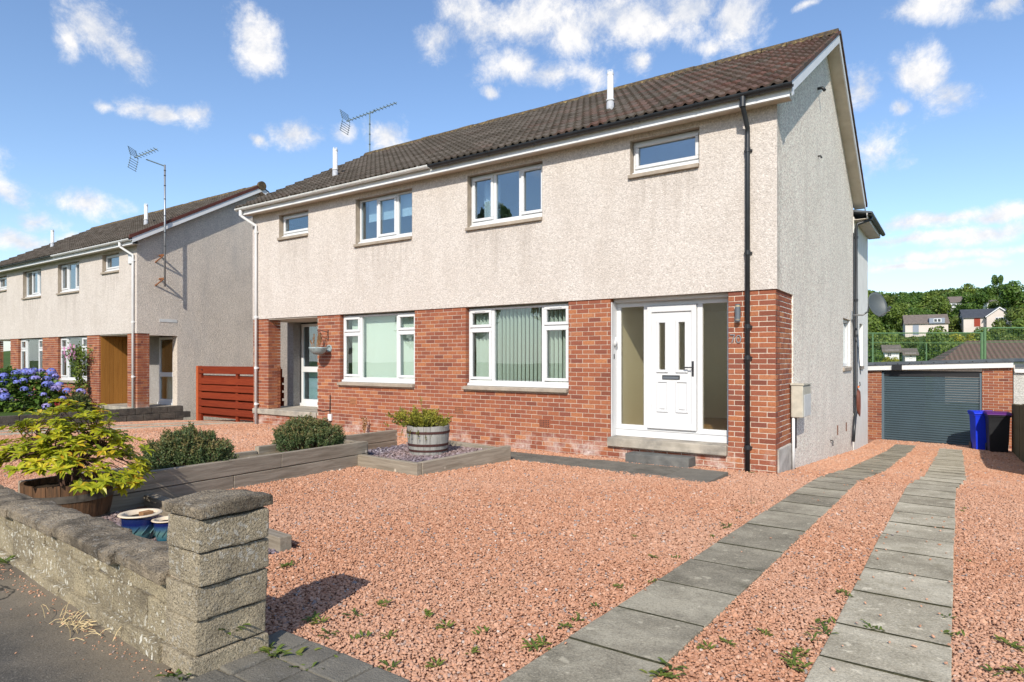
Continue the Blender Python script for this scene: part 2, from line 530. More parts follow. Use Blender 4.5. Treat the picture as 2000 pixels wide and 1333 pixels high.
leaf_mat('leaf_rhodo', [(0, (.22, .26, .02)), (.3, (.36, .39, .025)), (.6, (.50, .48, .03)), (.85, (.62, .54, .04)), (.95, (.64, .38, .03)), (1, (.48, .24, .03))], .35, .35)
leaf_mat('leaf_rhodo_one', [(0, (.22, .26, .02)), (.3, (.36, .39, .025)), (.6, (.50, .48, .03)), (.85, (.62, .54, .04)), (.95, (.64, .38, .03)), (1, (.48, .24, .03))], .35, .35, False)
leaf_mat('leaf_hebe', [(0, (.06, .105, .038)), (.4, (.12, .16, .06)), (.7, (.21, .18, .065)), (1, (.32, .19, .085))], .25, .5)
leaf_mat('leaf_heather', [(0, (.13, .15, .02)), (.5, (.29, .28, .035)), (.85, (.42, .36, .05)), (1, (.44, .25, .06))], .3, .6)
leaf_mat('leaf_dark', [(0, (.04, .085, .016)), (.5, (.09, .165, .028)), (1, (.19, .27, .045))], .3, .45)
leaf_mat('leaf_mid', [(0, (.06, .105, .018)), (.5, (.14, .205, .034)), (1, (.25, .30, .055))], .3, .5)
leaf_mat('leaf_pale', [(0, (.06, .09, .02)), (.5, (.13, .18, .035)), (1, (.24, .27, .05))], .3, .5)
leaf_mat('leaf_yellow', [(0, (.14, .16, .02)), (.5, (.30, .30, .03)), (1, (.48, .42, .05))], .3, .5)
leaf_mat('leaf_weed', [(0, (.06, .10, .02)), (.6, (.14, .19, .035)), (1, (.30, .28, .06))], .3, .5)
leaf_mat('petal_blue', [(0, (.11, .17, .60)), (.45, (.22, .26, .68)), (.8, (.34, .31, .68)), (1, (.48, .38, .64))], .25, .6)
leaf_mat('petal_pink', [(0, (.55, .2, .4)), (1, (.75, .45, .62))], .25, .6)
leaf_mat('petal_red', [(0, (.3, .02, .03)), (1, (.5, .06, .06))], .25, .6)


def gravel_mat(name, stops, inst=True):
    m, t, b = new_mat(name)
    r = t.n('Attribute', dict(attribute_name='rnd', attribute_type='INSTANCER')).outputs['Fac']
    c = t.ramp(r, stops)
    pos = t.n('NewGeometry').outputs['Position']
    c = t.mix(t.mapr(t.noise(pos, 120, 3), .5, .8, 0, .22), c, (.66, .42, .31))
    c = t.mix(t.mapr(t.noise(pos, .45, 3, .5), .42, .62, 0, .40), c, (.55, .34, .235))
    # moss and dirt gathered between the stones in patches
    c = t.mix(t.mapr(t.noise(pos, 1.7, 5, .65), .6, .8, 0, .35), c, (.24, .16, .09))
    lk(t, c, b, 'Base Color')
    b.inputs['Roughness'].default_value = .9
    b.inputs['Specular IOR Level'].default_value = .2
    return m


gravel_mat('gravel_stone', [(0, (.39, .182, .104)), (.3, (.46, .228, .133)), (.65, (.515, .268, .162)), (.91, (.565, .315, .20)), (.96, (.60, .39, .28)), (.965, (.20, .175, .165)), (.99, (.27, .24, .23)), (1, (.68, .6, .52))])
gravel_mat('slate_chip', [(0, (.07, .06, .075)), (.4, (.14, .12, .145)), (.75, (.22, .185, .215)), (.93, (.30, .26, .29)), (1, (.5, .46, .46))])


def ground_mat(name, stops, s1, s2, bump=.6):
    m, t, b = new_mat(name)
    pos = t.n('NewGeometry').outputs['Position']
    n1 = t.noise(pos, s1, 6, .65)
    n2 = t.noise(pos, s2, 3, .6)
    f = t.math('ADD', t.math('MULTIPLY', n1, .6), t.math('MULTIPLY', n2, .4))
    c = t.ramp(f, stops)
    lk(t, c, b, 'Base Color')
    b.inputs['Roughness'].default_value = .95
    b.inputs['Specular IOR Level'].default_value = .12
    lk(t, t.bump(n2, bump, .012), b, 'Normal')
    return m


ground_mat('gravel_base', [(.3, (.20, .095, .06)), (.5, (.38, .19, .12)), (.62, (.48, .26, .165))], 2.0, 95.0, 1.0)
ground_mat('slate_base', [(.3, (.05, .045, .055)), (.6, (.15, .13, .15))], 4.0, 60.0, 1.0)
ground_mat('tarmac', [(.32, (.05, .046, .04)), (.44, (.088, .08, .068)), (.54, (.12, .107, .09)), (.7, (.21, .185, .145))], 2.2, 140.0, .3)
def tarmac_detail():
    m = MATS['tarmac']
    t = NT(m.node_tree)
    b = [n for n in m.node_tree.nodes if n.type == 'BSDF_PRINCIPLED'][0]
    pos = t.n('NewGeometry').outputs['Position']
    src = b.inputs['Base Color'].links[0].from_socket
    y = t.n('SeparateXYZ', None, Vector=pos).outputs[1]
    wob = t.noise(pos, 5.0, 5, .7)
    dust = t.mapr(t.math('ADD', y, t.math('MULTIPLY', wob, .5)), -8.2, -7.75, 0, .75)
    c = t.mix(dust, src, (.26, .21, .145))
    patch = t.mapr(t.noise(pos, .9, 2, .4), .52, .56, 0, .35)
    c = t.mix(patch, c, (.05, .048, .044))
    dv = t.n('TexVoronoi', dict(feature='DISTANCE_TO_EDGE'), Vector=t.vm('ADD', pos, t.n('TexNoise', None, Vector=pos, Scale=3.0, Detail=4.0).outputs[1]).outputs[0], Scale=.55).outputs['Distance']
    c = t.mix(t.mapr(dv, .012, .004, 0, .8), c, (.02, .02, .018))
    c = t.mix(t.mapr(t.noise(pos, 70, 3, .7), .56, .66, 0, .45), c, (.27, .24, .19))
    c = t.mix(t.mapr(t.noise(pos, 95, 3, .7), .56, .66, 0, .6), c, (.03, .03, .027))
    lk(t, c, b, 'Base Color')


tarmac_detail()
ground_mat('grass_ground', [(.3, (.03, .06, .012)), (.5, (.06, .10, .02)), (.7, (.11, .15, .035))], .08, 1.5, .5)
ground_mat('dirt', [(.3, (.10, .075, .05)), (.5, (.2, .16, .11)), (.7, (.33, .28, .2))], 6.0, 60.0, 1.0)


def pot_mat():
    m, t, b = new_mat('pot_glaze')
    z = t.n('SeparateXYZ', None, Vector=t.n('TexCoord').outputs['Object']).outputs[2]
    pos = t.n('NewGeometry').outputs['Position']
    h = t.math('ADD', z, t.math('MULTIPLY', t.noise(pos, 20, 3), .02))
    c = t.ramp(t.mapr(h, 0.0, .17), [(0, (.006, .03, .10)), (.2, (.02, .12, .17)), (.5, (.10, .20, .19)), (.72, (.03, .08, .16)), (.85, (.008, .015, .10)), (1, (.01, .02, .09))])
    lk(t, c, b, 'Base Color')
    b.inputs['Roughness'].default_value = .18
    b.inputs['Specular IOR Level'].default_value = .6


pot_mat()


def blind_mat():
    m, t, b = new_mat('blind_fabric')
    out = [n for n in t.t.nodes if n.type == 'OUTPUT_MATERIAL'][0]
    c = (.78, .85, .78, 1)
    b.inputs['Base Color'].default_value = c
    b.inputs['Roughness'].default_value = .9
    tl = t.n('BsdfTranslucent', None, Color=c).outputs[0]
    lk(t, t.n('MixShader', None, i0=.2, i1=b.outputs[0], i2=tl).outputs[0], out, 'Surface')


blind_mat()


def rib_roof():
    m, t, b = new_mat('brown_tiles')
    pos = t.n('TexCoord').outputs['Object']
    wv = t.n('TexWave', dict(wave_type='BANDS', bands_direction='X'), Vector=pos, Scale=1.1, Distortion=.3).outputs[1]
    w2 = t.n('TexWave', dict(wave_type='BANDS', bands_direction='Y'), Vector=pos, Scale=.9, Distortion=.3).outputs[1]
    c = t.mix(t.math('MULTIPLY', wv, .8), (.09, .05, .035), (.20, .12, .09))
    c = t.mix(t.mapr(t.noise(pos, 1.5, 4), .4, .7, 0, .5), c, (.13, .085, .065))
    lk(t, c, b, 'Base Color')
    b.inputs['Roughness'].default_value = .95
    lk(t, t.bump(t.math('ADD', wv, w2), .6, .05), b, 'Normal')


rib_roof()


# ------------------------------------------------------------------ mesh helpers
def link(o, parent=None):
    COL.objects.link(o)
    if parent is not None:
        o.parent = parent
    return o


def tag(o, label=None, cat=None, group=None, kind=None):
    for k, v in (('label', label), ('category', cat), ('group', group), ('kind', kind)):
        if v:
            o[k] = v
    return o


def empty(name, loc=(0, 0, 0), rz=0.0, label=None, cat=None, group=None, parent=None, kind=None):
    o = bpy.data.objects.new(name, None)
    o.empty_display_size = .2
    o.location = loc
    o.rotation_euler = (0, 0, rz)
    link(o, parent)
    return tag(o, label, cat, group, kind)


class MB:
    def __init__(self):
        self.v, self.f = [], []

    def add(self, vs, fs):
        b = len(self.v)
        self.v += [tuple(p) for p in vs]
        self.f += [tuple(b + i for i in f) for f in fs]
        return self

    def box(self, x0, x1, y0, y1, z0, z1):
        return self.add([(x0, y0, z0), (x1, y0, z0), (x1, y1, z0), (x0, y1, z0), (x0, y0, z1), (x1, y0, z1), (x1, y1, z1), (x0, y1, z1)],
                        [(0, 3, 2, 1), (4, 5, 6, 7), (0, 1, 5, 4), (1, 2, 6, 5), (2, 3, 7, 6), (3, 0, 4, 7)])

    def mbox(self, M, sx, sy, sz):
        vs = [M @ Vector((x * sx, y * sy, z * sz)) for z in (-.5, .5) for x, y in ((-.5, -.5), (.5, -.5), (.5, .5), (-.5, .5))]
        return self.add(vs, [(0, 3, 2, 1), (4, 5, 6, 7), (0, 1, 5, 4), (1, 2, 6, 5), (2, 3, 7, 6), (3, 0, 4, 7)])

    def beam(self, a, b, wdt, hgt, up=(0, 0, 1)):
        a, b = Vector(a), Vector(b)
        d = (b - a)
        L = d.length
        z = d / L
        x = z.cross(Vector(up))
        if x.length < 1e-4:
            x = z.cross(Vector((1, 0, 0)))
        x.normalize()
        y = x.cross(z)
        M = Matrix((x, z, y)).transposed().to_4x4()
        M.translation = (a + b) / 2
        return self.mbox(M, wdt, L, hgt)

    def prism(self, poly, lo, hi, axis='x'):
        n = len(poly)
        mk = {'x': lambda p, c: (c, p[0], p[1]), 'y': lambda p, c: (p[0], c, p[1]), 'z': lambda p, c: (p[0], p[1], c)}[axis]
        vs = [mk(p, lo) for p in poly] + [mk(p, hi) for p in poly]
        fs = [tuple(range(n))[::-1], tuple(range(n, 2 * n))] + [(i, (i + 1) % n, n + (i + 1) % n, n + i) for i in range(n)]
        return self.add(vs, fs)

    def tube(self, path, r, n=8, cap=True):
        path = [Vector(p) for p in path]
        rs = r if isinstance(r, (list, tuple)) else [r] * len(path)
        rings = []
        px = None
        for i, p in enumerate(path):
            d = (path[min(i + 1, len(path) - 1)] - path[max(i - 1, 0)]).normalized()
            if px is None:
                px = d.cross(Vector((0, 0, 1)))
                if px.length < 1e-3:
                    px = Vector((1, 0, 0))
            px = (px - d * px.dot(d)).normalized()
            py = d.cross(px)
            rings.append([p + (px * math.cos(a) + py * math.sin(a)) * rs[i] for a in [2 * PI * k / n for k in range(n)]])
        vs = [q for rg in rings for q in rg]
        fs = [(i * n + k, i * n + (k + 1) % n, (i + 1) * n + (k + 1) % n, (i + 1) * n + k) for i in range(len(path) - 1) for k in range(n)]
        if cap:
            fs += [tuple(range(n))[::-1], tuple(range(len(vs) - n, len(vs)))]
        return self.add(vs, fs)

    def lathe(self, prof, n=24, c=(0, 0, 0), closed=False):
        vs = [(c[0] + r * math.cos(2 * PI * k / n), c[1] + r * math.sin(2 * PI * k / n), c[2] + z) for r, z in prof for k in range(n)]
        fs = [(i * n + k, i * n + (k + 1) % n, (i + 1) * n + (k + 1) % n, (i + 1) * n + k) for i in range(len(prof) - 1) for k in range(n)]
        if closed:
            fs += [tuple(range(n))[::-1], tuple(range(len(vs) - n, len(vs)))]
        return self.add(vs, fs)

    def mesh(self, name, mat, smooth=False, bevel=0.0, rnd=None):
        me = bpy.data.meshes.new(name)
        me.from_pydata(self.v, [], self.f)
        if bevel or rnd is None:
            bm = bmesh.new()
            bm.from_mesh(me)
            if bevel:
                bmesh.ops.bevel(bm, geom=bm.edges[:], offset=bevel, segments=1, affect='EDGES', clamp_overlap=True)
            if len(bm.faces) < 60000:
                bmesh.ops.recalc_face_normals(bm, faces=bm.faces[:])
            bm.to_mesh(me)
            bm.free()
        if rnd is not None:
            a = me.attributes.new('rnd', 'FLOAT', 'FACE')
            a.data.foreach_set('value', np.asarray(rnd, dtype=np.float32))
        if mat:
            me.materials.append(MATS[mat])
        if smooth:
            me.polygons.foreach_set('use_smooth', [True] * len(me.polygons))
        me.update()
        return me

    def build(self, name, mat, parent=None, smooth=False, bevel=0.0, rnd=None, loc=None):
        o = bpy.data.objects.new(name, self.mesh(name, mat, smooth, bevel, rnd))
        if loc:
            o.location = loc
        return link(o, parent)


def box(name, mat, parent, x0, x1, y0, y1, z0, z1, bevel=0.0):
    return MB().box(x0, x1, y0, y1, z0, z1).build(name, mat, parent, bevel=bevel)


def inst(name, me, parent, M):
    o = bpy.data.objects.new(name, me)
    link(o, parent)
    o.matrix_basis = M
    return o


def T(x, y, z, rz=0.0):
    return Matrix.Translation((x, y, z)) @ Matrix.Rotation(rz, 4, 'Z')


def wall_with_holes(mb, a0, a1, z0, z1, holes, mk):
    """split a wall into boxes round its openings; mk(a0,a1,z0,z1) adds a box"""
    xs = sorted({a0, a1, *[min(max(h[i], a0), a1) for h in holes for i in (0, 1)]})
    for xa, xb in zip(xs[:-1], xs[1:]):
        if xb - xa < 1e-4:
            continue
        cut = sorted([(max(h[2], z0), min(h[3], z1)) for h in holes if h[0] <= xa + 1e-5 and h[1] >= xb - 1e-5])
        z = z0
        for ha, hb in cut:
            if ha > z + 1e-4:
                mk(xa, xb, z, ha)
            z = max(z, hb)
        if z1 > z + 1e-4:
            mk(xa, xb, z, z1)


def G(x, y):
    """height of the ground"""
    if y < -8.05:
        z = .285
    elif y < 0:
        z = -.035 * y
    elif y < 8.5:
        z = -.075 * y
    elif y < 14:
        z = -.6375 - .05 * (y - 8.5)
    else:
        z = -.9125 - .012 * (min(y, 60) - 14)
    if x < -12:
        z -= .035 * min(-12 - x, 6.0)
    if y > 60:
        t = min(max((y - 60) / 270.0, 0), 1)
        z += 26 * t * t * (3 - 2 * t) * (0.8 + .2 * math.sin(x * .02))
        if y > 330:
            z += .06 * (y - 330)
    return z

# ------------------------------------------------------------------ the ground
def sheet(name, xs, ys, mat, dz=0.0, zf=G, kind='structure', mask=None):
    mb = MB()
    mb.v = [(x, y, zf(x, y) + dz) for y in ys for x in xs]
    n = len(xs)
    mb.f = [(j * n + i, j * n + i + 1, (j + 1) * n + i + 1, (j + 1) * n + i) for j in range(len(ys) - 1) for i in range(n - 1)
            if mask is None or mask((xs[i] + xs[i + 1]) / 2, (ys[j] + ys[j + 1]) / 2)]
    return tag(mb.build(name, mat), kind=kind)


def frange(a, b, n):
    return [a + (b - a) * i / n for i in range(n + 1)]


gx = [-600, -400, -250, -150, -90, -60, -40, -30, -24, -18, -12, -6, 0, 3.4, 8, 14, 20, 30, 45, 60, 80, 110, 150, 250, 400, 600]
gy = [-200, -60, -30, -20, -12, -8.1, -8.05, -4, 0, 4, 8.5, 14, 20, 30, 45, 60] + frange(75, 330, 22)[0:] + [400, 600, 900]
sheet('ground', gx, gy, 'grass_ground', -.06)
sheet('pavement', [-40, -30, -20, -12, -8, -5, -3, -.66, -.655, 4, 10, 25], [-12.5, -11, -10, -9, -8.5, -8.06, -7.7], 'tarmac', .0, lambda x, y: .285, mask=lambda x, y: y < -8.06 or x < -.66)
gxl = frange(-17.0, 0.0, 34) + frange(.25, 4.2, 10)
gyl = [-8.06] + frange(-7.9, -.1, 26) + [0.0]
sheet('gravel_yard', gxl, gyl, 'gravel_base', -.012, lambda x, y: G(x, y) - (.12 if -4.3 < x < -1.9 and -7.7 < y < -6.6 else 0))
sheet('gravel_drive', frange(-0.3, 4.2, 9), [0.0] + frange(.5, 8.5, 8) + [10, 12, 14], 'gravel_base', -.012)
sheet('gravel_side_drive', frange(-17.0, -12.0, 6), [0.0, 1, 2, 3, 5, 8], 'gravel_base', -.012)
sheet('lawn', frange(-40.0, -17.45, 10), [-8.06, -6, -4, -2, -.25], 'grass_ground', .26, lambda x, y: -.2 if y > -4 else -.2 + (-4 - y) * .03)

TRACK_L, TRACK_R = (.53, 1.02), (1.555, 2.06)


def shift_x(y):
    return 0.0 if y < 0 else min(.12, .06 * y)


# ------------------------------------------------------------------ stones scattered as geometry-node instances
def stone_meshes(n, flat, seed, mat):
    out = []
    rr = random.Random(seed)
    for i in range(n):
        bm = bmesh.new()
        bmesh.ops.create_icosphere(bm, subdivisions=1, radius=.5)
        off = Vector((rr.uniform(0, 50), rr.uniform(0, 50), rr.uniform(0, 50)))
        sx, sy = rr.uniform(.75, 1.15), rr.uniform(.7, 1.1)
        for v in bm.verts:
            k = 1 + .55 * mnoise.noise(v.co * 2.2 + off)
            v.co = Vector((v.co.x * sx * k, v.co.y * sy * k, v.co.z * flat * k))
        me = bpy.data.meshes.new('stone')
        bm.to_mesh(me)
        bm.free()
        me.materials.append(MATS[mat])
        out.append(me)
    return out


def scatter(name, pts, sizes, meshes, label, cat, tilt=.38):
    """pts (n,3), one instance of a stone on each point"""
    n = len(pts)
    me = bpy.data.meshes.new(name)
    me.vertices.add(n)
    me.vertices.foreach_set('co', np.asarray(pts, dtype=np.float32).ravel())
    def fa(nm, vals, typ='FLOAT'):
        a = me.attributes.new(nm, typ, 'POINT')
        a.data.foreach_set('vector' if typ == 'FLOAT_VECTOR' else 'value', np.asarray(vals).ravel())
    fa('rnd', rng.random(n).astype(np.float32))
    fa('size', np.asarray(sizes, dtype=np.float32))
    rot = np.stack([rng.normal(0, tilt, n), rng.normal(0, tilt, n), rng.uniform(0, 2 * PI, n)], 1).astype(np.float32)
    fa('rot', rot, 'FLOAT_VECTOR')
    fa('pick', rng.integers(0, len(meshes), n).astype(np.int32), 'INT')
    o = link(bpy.data.objects.new(name, me))
    tag(o, label, cat, kind='stuff')
    coll = bpy.data.collections.new(name + '_stones')      # not linked to the scene: only the instances show
    for i, m in enumerate(meshes):
        coll.objects.link(bpy.data.objects.new('%s_stone_%02d' % (name, i), m))
    ng = bpy.data.node_groups.new(name, 'GeometryNodeTree')
    ng.interface.new_socket('Geometry', in_out='INPUT', socket_type='NodeSocketGeometry')
    ng.interface.new_socket('Geometry', in_out='OUTPUT', socket_type='NodeSocketGeometry')
    N = ng.nodes
    gi, go = N.new('NodeGroupInput'), N.new('NodeGroupOutput')
    m2p = N.new('GeometryNodeMeshToPoints')
    iop = N.new('GeometryNodeInstanceOnPoints')
    ci = N.new('GeometryNodeCollectionInfo')
    ci.inputs['Collection'].default_value = coll
    ci.inputs['Separate Children'].default_value = True
    ci.inputs['Reset Children'].default_value = True
    def at(nm, typ):
        a = N.new('GeometryNodeInputNamedAttribute')
        a.data_type = typ
        a.inputs['Name'].default_value = nm
        return a.outputs[0]
    L = ng.links.new
    L(gi.outputs[0], m2p.inputs['Mesh'])
    L(m2p.outputs[0], iop.inputs['Points'])
    L(ci.outputs[0], iop.inputs['Instance'])
    iop.inputs['Pick Instance'].default_value = True
    L(at('pick', 'INT'), iop.inputs['Instance Index'])
    L(at('rot', 'FLOAT_VECTOR'), iop.inputs['Rotation'])
    L(at('size', 'FLOAT'), iop.inputs['Scale'])
    L(iop.outputs[0], go.inputs[0])
    md = o.modifiers.new('scatter', 'NODES')
    md.node_group = ng
    return o


def jitter_grid(x0, x1, y0, y1, step):
    nx, ny = int((x1 - x0) / step), int((y1 - y0) / step)
    X, Y = np.meshgrid(np.arange(nx) * step + x0, np.arange(ny) * step + y0)
    X = X + rng.uniform(-.5, .5, X.shape) * step
    Y = Y + rng.uniform(-.5, .5, Y.shape) * step
    return X.ravel(), Y.ravel()


def Gn(X, Y):
    z = np.where(Y < 0, -.035 * Y, np.where(Y < 8.5, -.075 * Y, -.6375 - .05 * (Y - 8.5)))
    return z - .035 * np.clip(-12 - X, 0, 6)


def in_view(X, Y, margin=420):
    dx, dy = X - CAM[0], Y - CAM[1]
    d = dx * FW[0] + dy * FW[1]
    l = dx * RT[0] + dy * RT[1]
    px = 1000 + 1258 * l / np.maximum(d, .05)
    py = 701.5 + 1258 * (1.6 - Gn(X, Y)) / np.maximum(d, .05)
    return (d > .3) & (px > -margin) & (px < 2000 + margin) & (py < 1333 + margin * 1.5), d


LP0, LP1 = Vector((-4.75, -3.16)), Vector((-4.12, -6.95))        # long planter face


def planter_x(Y):
    return LP0.x + (Y - LP0.y) / (LP1.y - LP0.y) * (LP1.x - LP0.x)


def yard_keep(X, Y):
    k = (X < 4.15) & ~((Y > 3.15) & (X > 3.24))
    sh = np.where(Y < 0, 0.0, np.clip(.06 * Y, 0, .12))
    for a, b in (TRACK_L, TRACK_R):
        k &= ~((X > a + sh + .012) & (X < b + sh - .012) & (Y < (11.3 if a < 1 else 10.8)))
    k &= ~((Y > .0) & (X < 0.02))
    k &= ~((X > -5.45) & (X < -3.62) & (Y > -3.32) & (Y < -1.42))          # square bed
    k &= ~((X < planter_x(Y)) & (X > planter_x(Y) - .95) & (Y < -1.1) & (Y > -7.1))
    k &= ~((X < -1.85) & (Y < -6.45) & (X > -5))                            # slate bed
    k &= ~((Y < -7.58) & (X < -.58))                                        # wall
    k &= ~((X > -4.2) & (X < -.45) & (Y > -1.28 + (X + 4.2) * -.02) & (Y < -.56))   # path slabs
    k &= ~((X > -2.15) & (X < -1.12) & (Y > -.34))
    k &= ~((Y > -.02) & (Y < .02) & (X < 0))
    k &= ~((Y < -7.52) & (X > -.62) & (X < .38 - (Y + 8.0) * 1.0) & (Y < -7.55))      # setts at the gateway
    return k


def gravel_points(region, step, dmin, dmax, keep):
    X, Y = jitter_grid(*region, step)
    v, d = in_view(X, Y)
    m = v & (d >= dmin) & (d < dmax) & keep(X, Y)
    return X[m], Y[m]


GP, GS = [], []
for region, step, d0, d1, size in (((-4.6, 4.2, -8.05, -1.0), .0145, 0, 5.0, .0178), ((-8, 4.2, -8.05, 4.0), .0185, 5.0, 8.2, .0215),
                                   ((-12, 3.5, -7, 6), .026, 8.2, 11.5, .030), ((-12, 3.5, -4, 13.6), .037, 11.5, 24, .041)):
    X, Y = gravel_points(region, step, d0, d1, yard_keep)
    z = Gn(X, Y) + rng.uniform(-.006, .006, len(X))
    GP.append(np.stack([X, Y, z], 1))
    GS.append(size * rng.uniform(.65, 1.35, len(X)) * np.where(rng.random(len(X)) < .03, 1.6, 1))
GPT, GSZ = np.concatenate(GP), np.concatenate(GS)
left = GPT[:, 0] < planter_x(GPT[:, 1]) - .9
stones = stone_meshes(8, .52, 3, 'gravel_stone')
scatter('gravel', GPT[~left], GSZ[~left], stones, 'red granite gravel spread over the front yard and drive', 'gravel')
# the left-hand neighbour's share of the gravel
def left_keep(X, Y):
    k = (X < -5.6) & (X > -17.0)
    for a, b in ((-13.5, -13.0), (-14.75, -14.25)):
        k &= ~((X > a) & (X < b))
    return k & ((Y < -.02) | (X < -12.3))
X, Y = gravel_points((-17.2, -5.3, -7.9, 3), .04, 6, 30, left_keep)
P2 = np.concatenate([GPT[left], np.stack([X, Y, Gn(X, Y) - .008], 1)])
scatter('gravel', P2, np.concatenate([GSZ[left], .042 * rng.uniform(.7, 1.3, len(X))]), stones,
        'red gravel covering the drive between the two house blocks', 'gravel')

# slate chippings in the two planting beds
X, Y = jitter_grid(-4.3, -1.85, -7.62, -6.55, .021)
v, d = in_view(X, Y, 150)
m = v & (X > planter_x(Y) + .02)
X, Y = X[m], Y[m]
chips = stone_meshes(6, .34, 9, 'slate_chip')
scatter('slate_chippings', np.stack([X, Y, .215 + rng.uniform(-.008, .01, len(X))], 1), .034 * rng.uniform(.6, 1.5, len(X)), chips,
        'purple grey slate chippings behind the front garden wall', 'chippings', .35)
box('slate_bed', 'slate_base', None, -4.4, -1.85, -7.64, -6.52, .0, .205)['kind'] = 'structure'
X, Y = jitter_grid(-5.3, -3.74, -3.22, -1.5, .03)
scatter('slate_chippings', np.stack([X, Y, .205 + rng.uniform(-.008, .012, len(X))], 1), .042 * rng.uniform(.6, 1.4, len(X)), chips,
        'grey slate chippings in the square sleeper bed', 'chippings', .35)
box('barrel_bed', 'slate_base', None, -5.3, -3.72, -3.24, -1.48, -.02, .195)['kind'] = 'structure'


# ------------------------------------------------------------------ slab tracks
def rough_block(name, sx, sy, sz, mat, amp=.006, cuts=3, rnd=.009, seed=0, bevel_top=0.0):
    """a weathered block: box from the origin, edges rounded, faces uneven"""
    bm = bmesh.new()
    bmesh.ops.create_cube(bm, size=1)
    for v in bm.verts:
        v.co = Vector(((v.co.x + .5) * sx, (v.co.y + .5) * sy, (v.co.z + .5) * sz))
    bmesh.ops.bevel(bm, geom=bm.edges[:], offset=rnd, segments=2, affect='EDGES', profile=.6)
    if cuts:
        ed = [e for e in bm.edges if e.calc_length() > .06]
        bmesh.ops.subdivide_edges(bm, edges=ed, cuts=cuts, use_grid_fill=True)
    bm.normal_update()
    o = Vector((seed * 3.7, seed * 1.9, seed * 2.3))
    for v in bm.verts:
        n = mnoise.noise(v.co * 9 + o) + .5 * mnoise.noise(v.co * 26 + o)
        v.co += v.normal * n * amp
    me = bpy.data.meshes.new(name)
    bmesh.ops.recalc_face_normals(bm, faces=bm.faces[:])
    bm.to_mesh(me)
    bm.free()
    me.materials.append(MATS[mat])
    return me


def slab_track(name, x0, x1, ys, mat, zoff=.012, kind='structure'):
    root = empty(name, (0, 0, 0), kind=kind)
    bed = MB()
    yy = [y for y in ys if y < 0] + [0.0] + [y for y in ys if y > 0]
    for ya, yb in zip(yy[:-1], yy[1:]):
        if yb - ya > .01:
            sa, sb = (shift_x(ya), shift_x(yb)) if x0 > 0 else (0, 0)
            bed.add([(x0 + sa + .01, ya, G(x0, ya) - .004), (x1 + sa - .01, ya, G(x0, ya) - .004), (x1 + sb - .01, yb, G(x0, yb) - .004), (x0 + sb + .01, yb, G(x0, yb) - .004)], [(0, 1, 2, 3)])
    bed.build('bedding', 'mortar_dark', root)
    for y in ys[1:-1]:
        s = shift_x(y) if x0 > 0 else 0
        MB().box(x0 + s + .004, x1 + s - .004, y - .0065, y + .0065, G(x0, y) - .02, G(x0, y) + zoff + .0025).build('joint', 'joint_moss', root)
    cache = {}
    for i, (ya, yb) in enumerate(zip(ys[:-1], ys[1:])):
        L = round(yb - ya - .009, 3)
        k = (L, i % 4)
        if k not in cache:
            cache[k] = rough_block('paving_slab', x1 - x0, L, .05, mat, .0022, 3, .005, i % 4 + 1)
        s = shift_x((ya + yb) / 2) if x0 > 0 else 0
        za, zb = G(x0, ya), G(x0, yb)
        M = T(x0 + s + random.uniform(-.004, .004), ya + .0045, za - .05 + zoff + random.uniform(-.002, .002), random.uniform(-.004, .004)) @ Matrix.Rotation(math.atan2(zb - za, yb - ya), 4, 'X') \
            @ Matrix.Rotation(random.uniform(-.004, .004), 4, 'Y')
        inst('paving_slab', cache[k], root, M)
    return root


def ystep(a, b, s):
    n = round((b - a) / s)
    return frange(a, b, n)


yl = [-8.02, -7.4, -6.73, -6.19, -5.6, -5.0, -4.4, -3.55, -2.8, -2.2, -1.6, -1.0, -.4, .2] + ystep(.8, 11.3, .62)
slab_track('slab_track', TRACK_L[0], TRACK_L[1], yl, 'slab_near')
yr = [-8.02, -7.4, -6.8, -6.2, -5.7, -5.03, -4.44, -3.8, -3.2, -2.6, -2.0, -1.4, -.8, -.2] + ystep(.4, 10.8, .62)
slab_track('slab_track', TRACK_R[0], TRACK_R[1], yr, 'slab')
slab_track('slab_track', -13.5, -13.0, ystep(-8, .8, .75), 'slab')
slab_track('slab_track', -14.75, -14.25, ystep(-8, .8, .75), 'slab')
# dark path in front of the door
root = empty('garden_path', (0, 0, 0), kind='structure')
xs = [-4.18, -3.3, -2.5, -1.78, -1.1, -.48]
for i, (a, b) in enumerate(zip(xs[:-1], xs[1:])):
    me = rough_block('paving_slab', b - a - .01, .70 + (.22 if i > 1 else 0), .05, 'slab_dark', .003, 3, .005, i + 2)
    inst('paving_slab', me, root, T(a, -1.28 if i < 2 else -1.28 - .20, G(0, -.9) - .035 + (.003 * i), -.02 if i < 2 else 0))
# setts at the gateway
root = empty('gateway_setts', (0, 0, 0), kind='structure')
for i in range(5):
    for j in range(3):
        a, b = -.60 + i * .215, -8.12 + j * .2
        if a + b > -7.6:
            continue
        me = rough_block('sett', .205, .19, .06, 'slab_dark', .004, 2, .01, i + 3 * j)
        inst('sett', me, root, T(a, b, .285 - .05 + random.uniform(-.003, .004), random.uniform(-.02, .02)))

# ------------------------------------------------------------------ house builder (all in the house's own axes: front on y=0, right gable on x=0)
HW, HD, RIDGE = 12.254, 7.84, 3.92
BT = 2.573                      # top of the brickwork
PITCH = .563
EZ = 5.30                       # tile underside over the eaves, at y=-.33
CO = .075


def roof_z(y):
    return EZ + PITCH * (y + .33)


BRICKS = {}


def brick_mesh(L, mat='brick'):
    k = (round(L, 3), mat)
    if k not in BRICKS:
        BRICKS[k] = MB().box(0, L, 0, .1, 0, .065).mesh('brick', mat, bevel=.0035)
    return BRICKS[k]


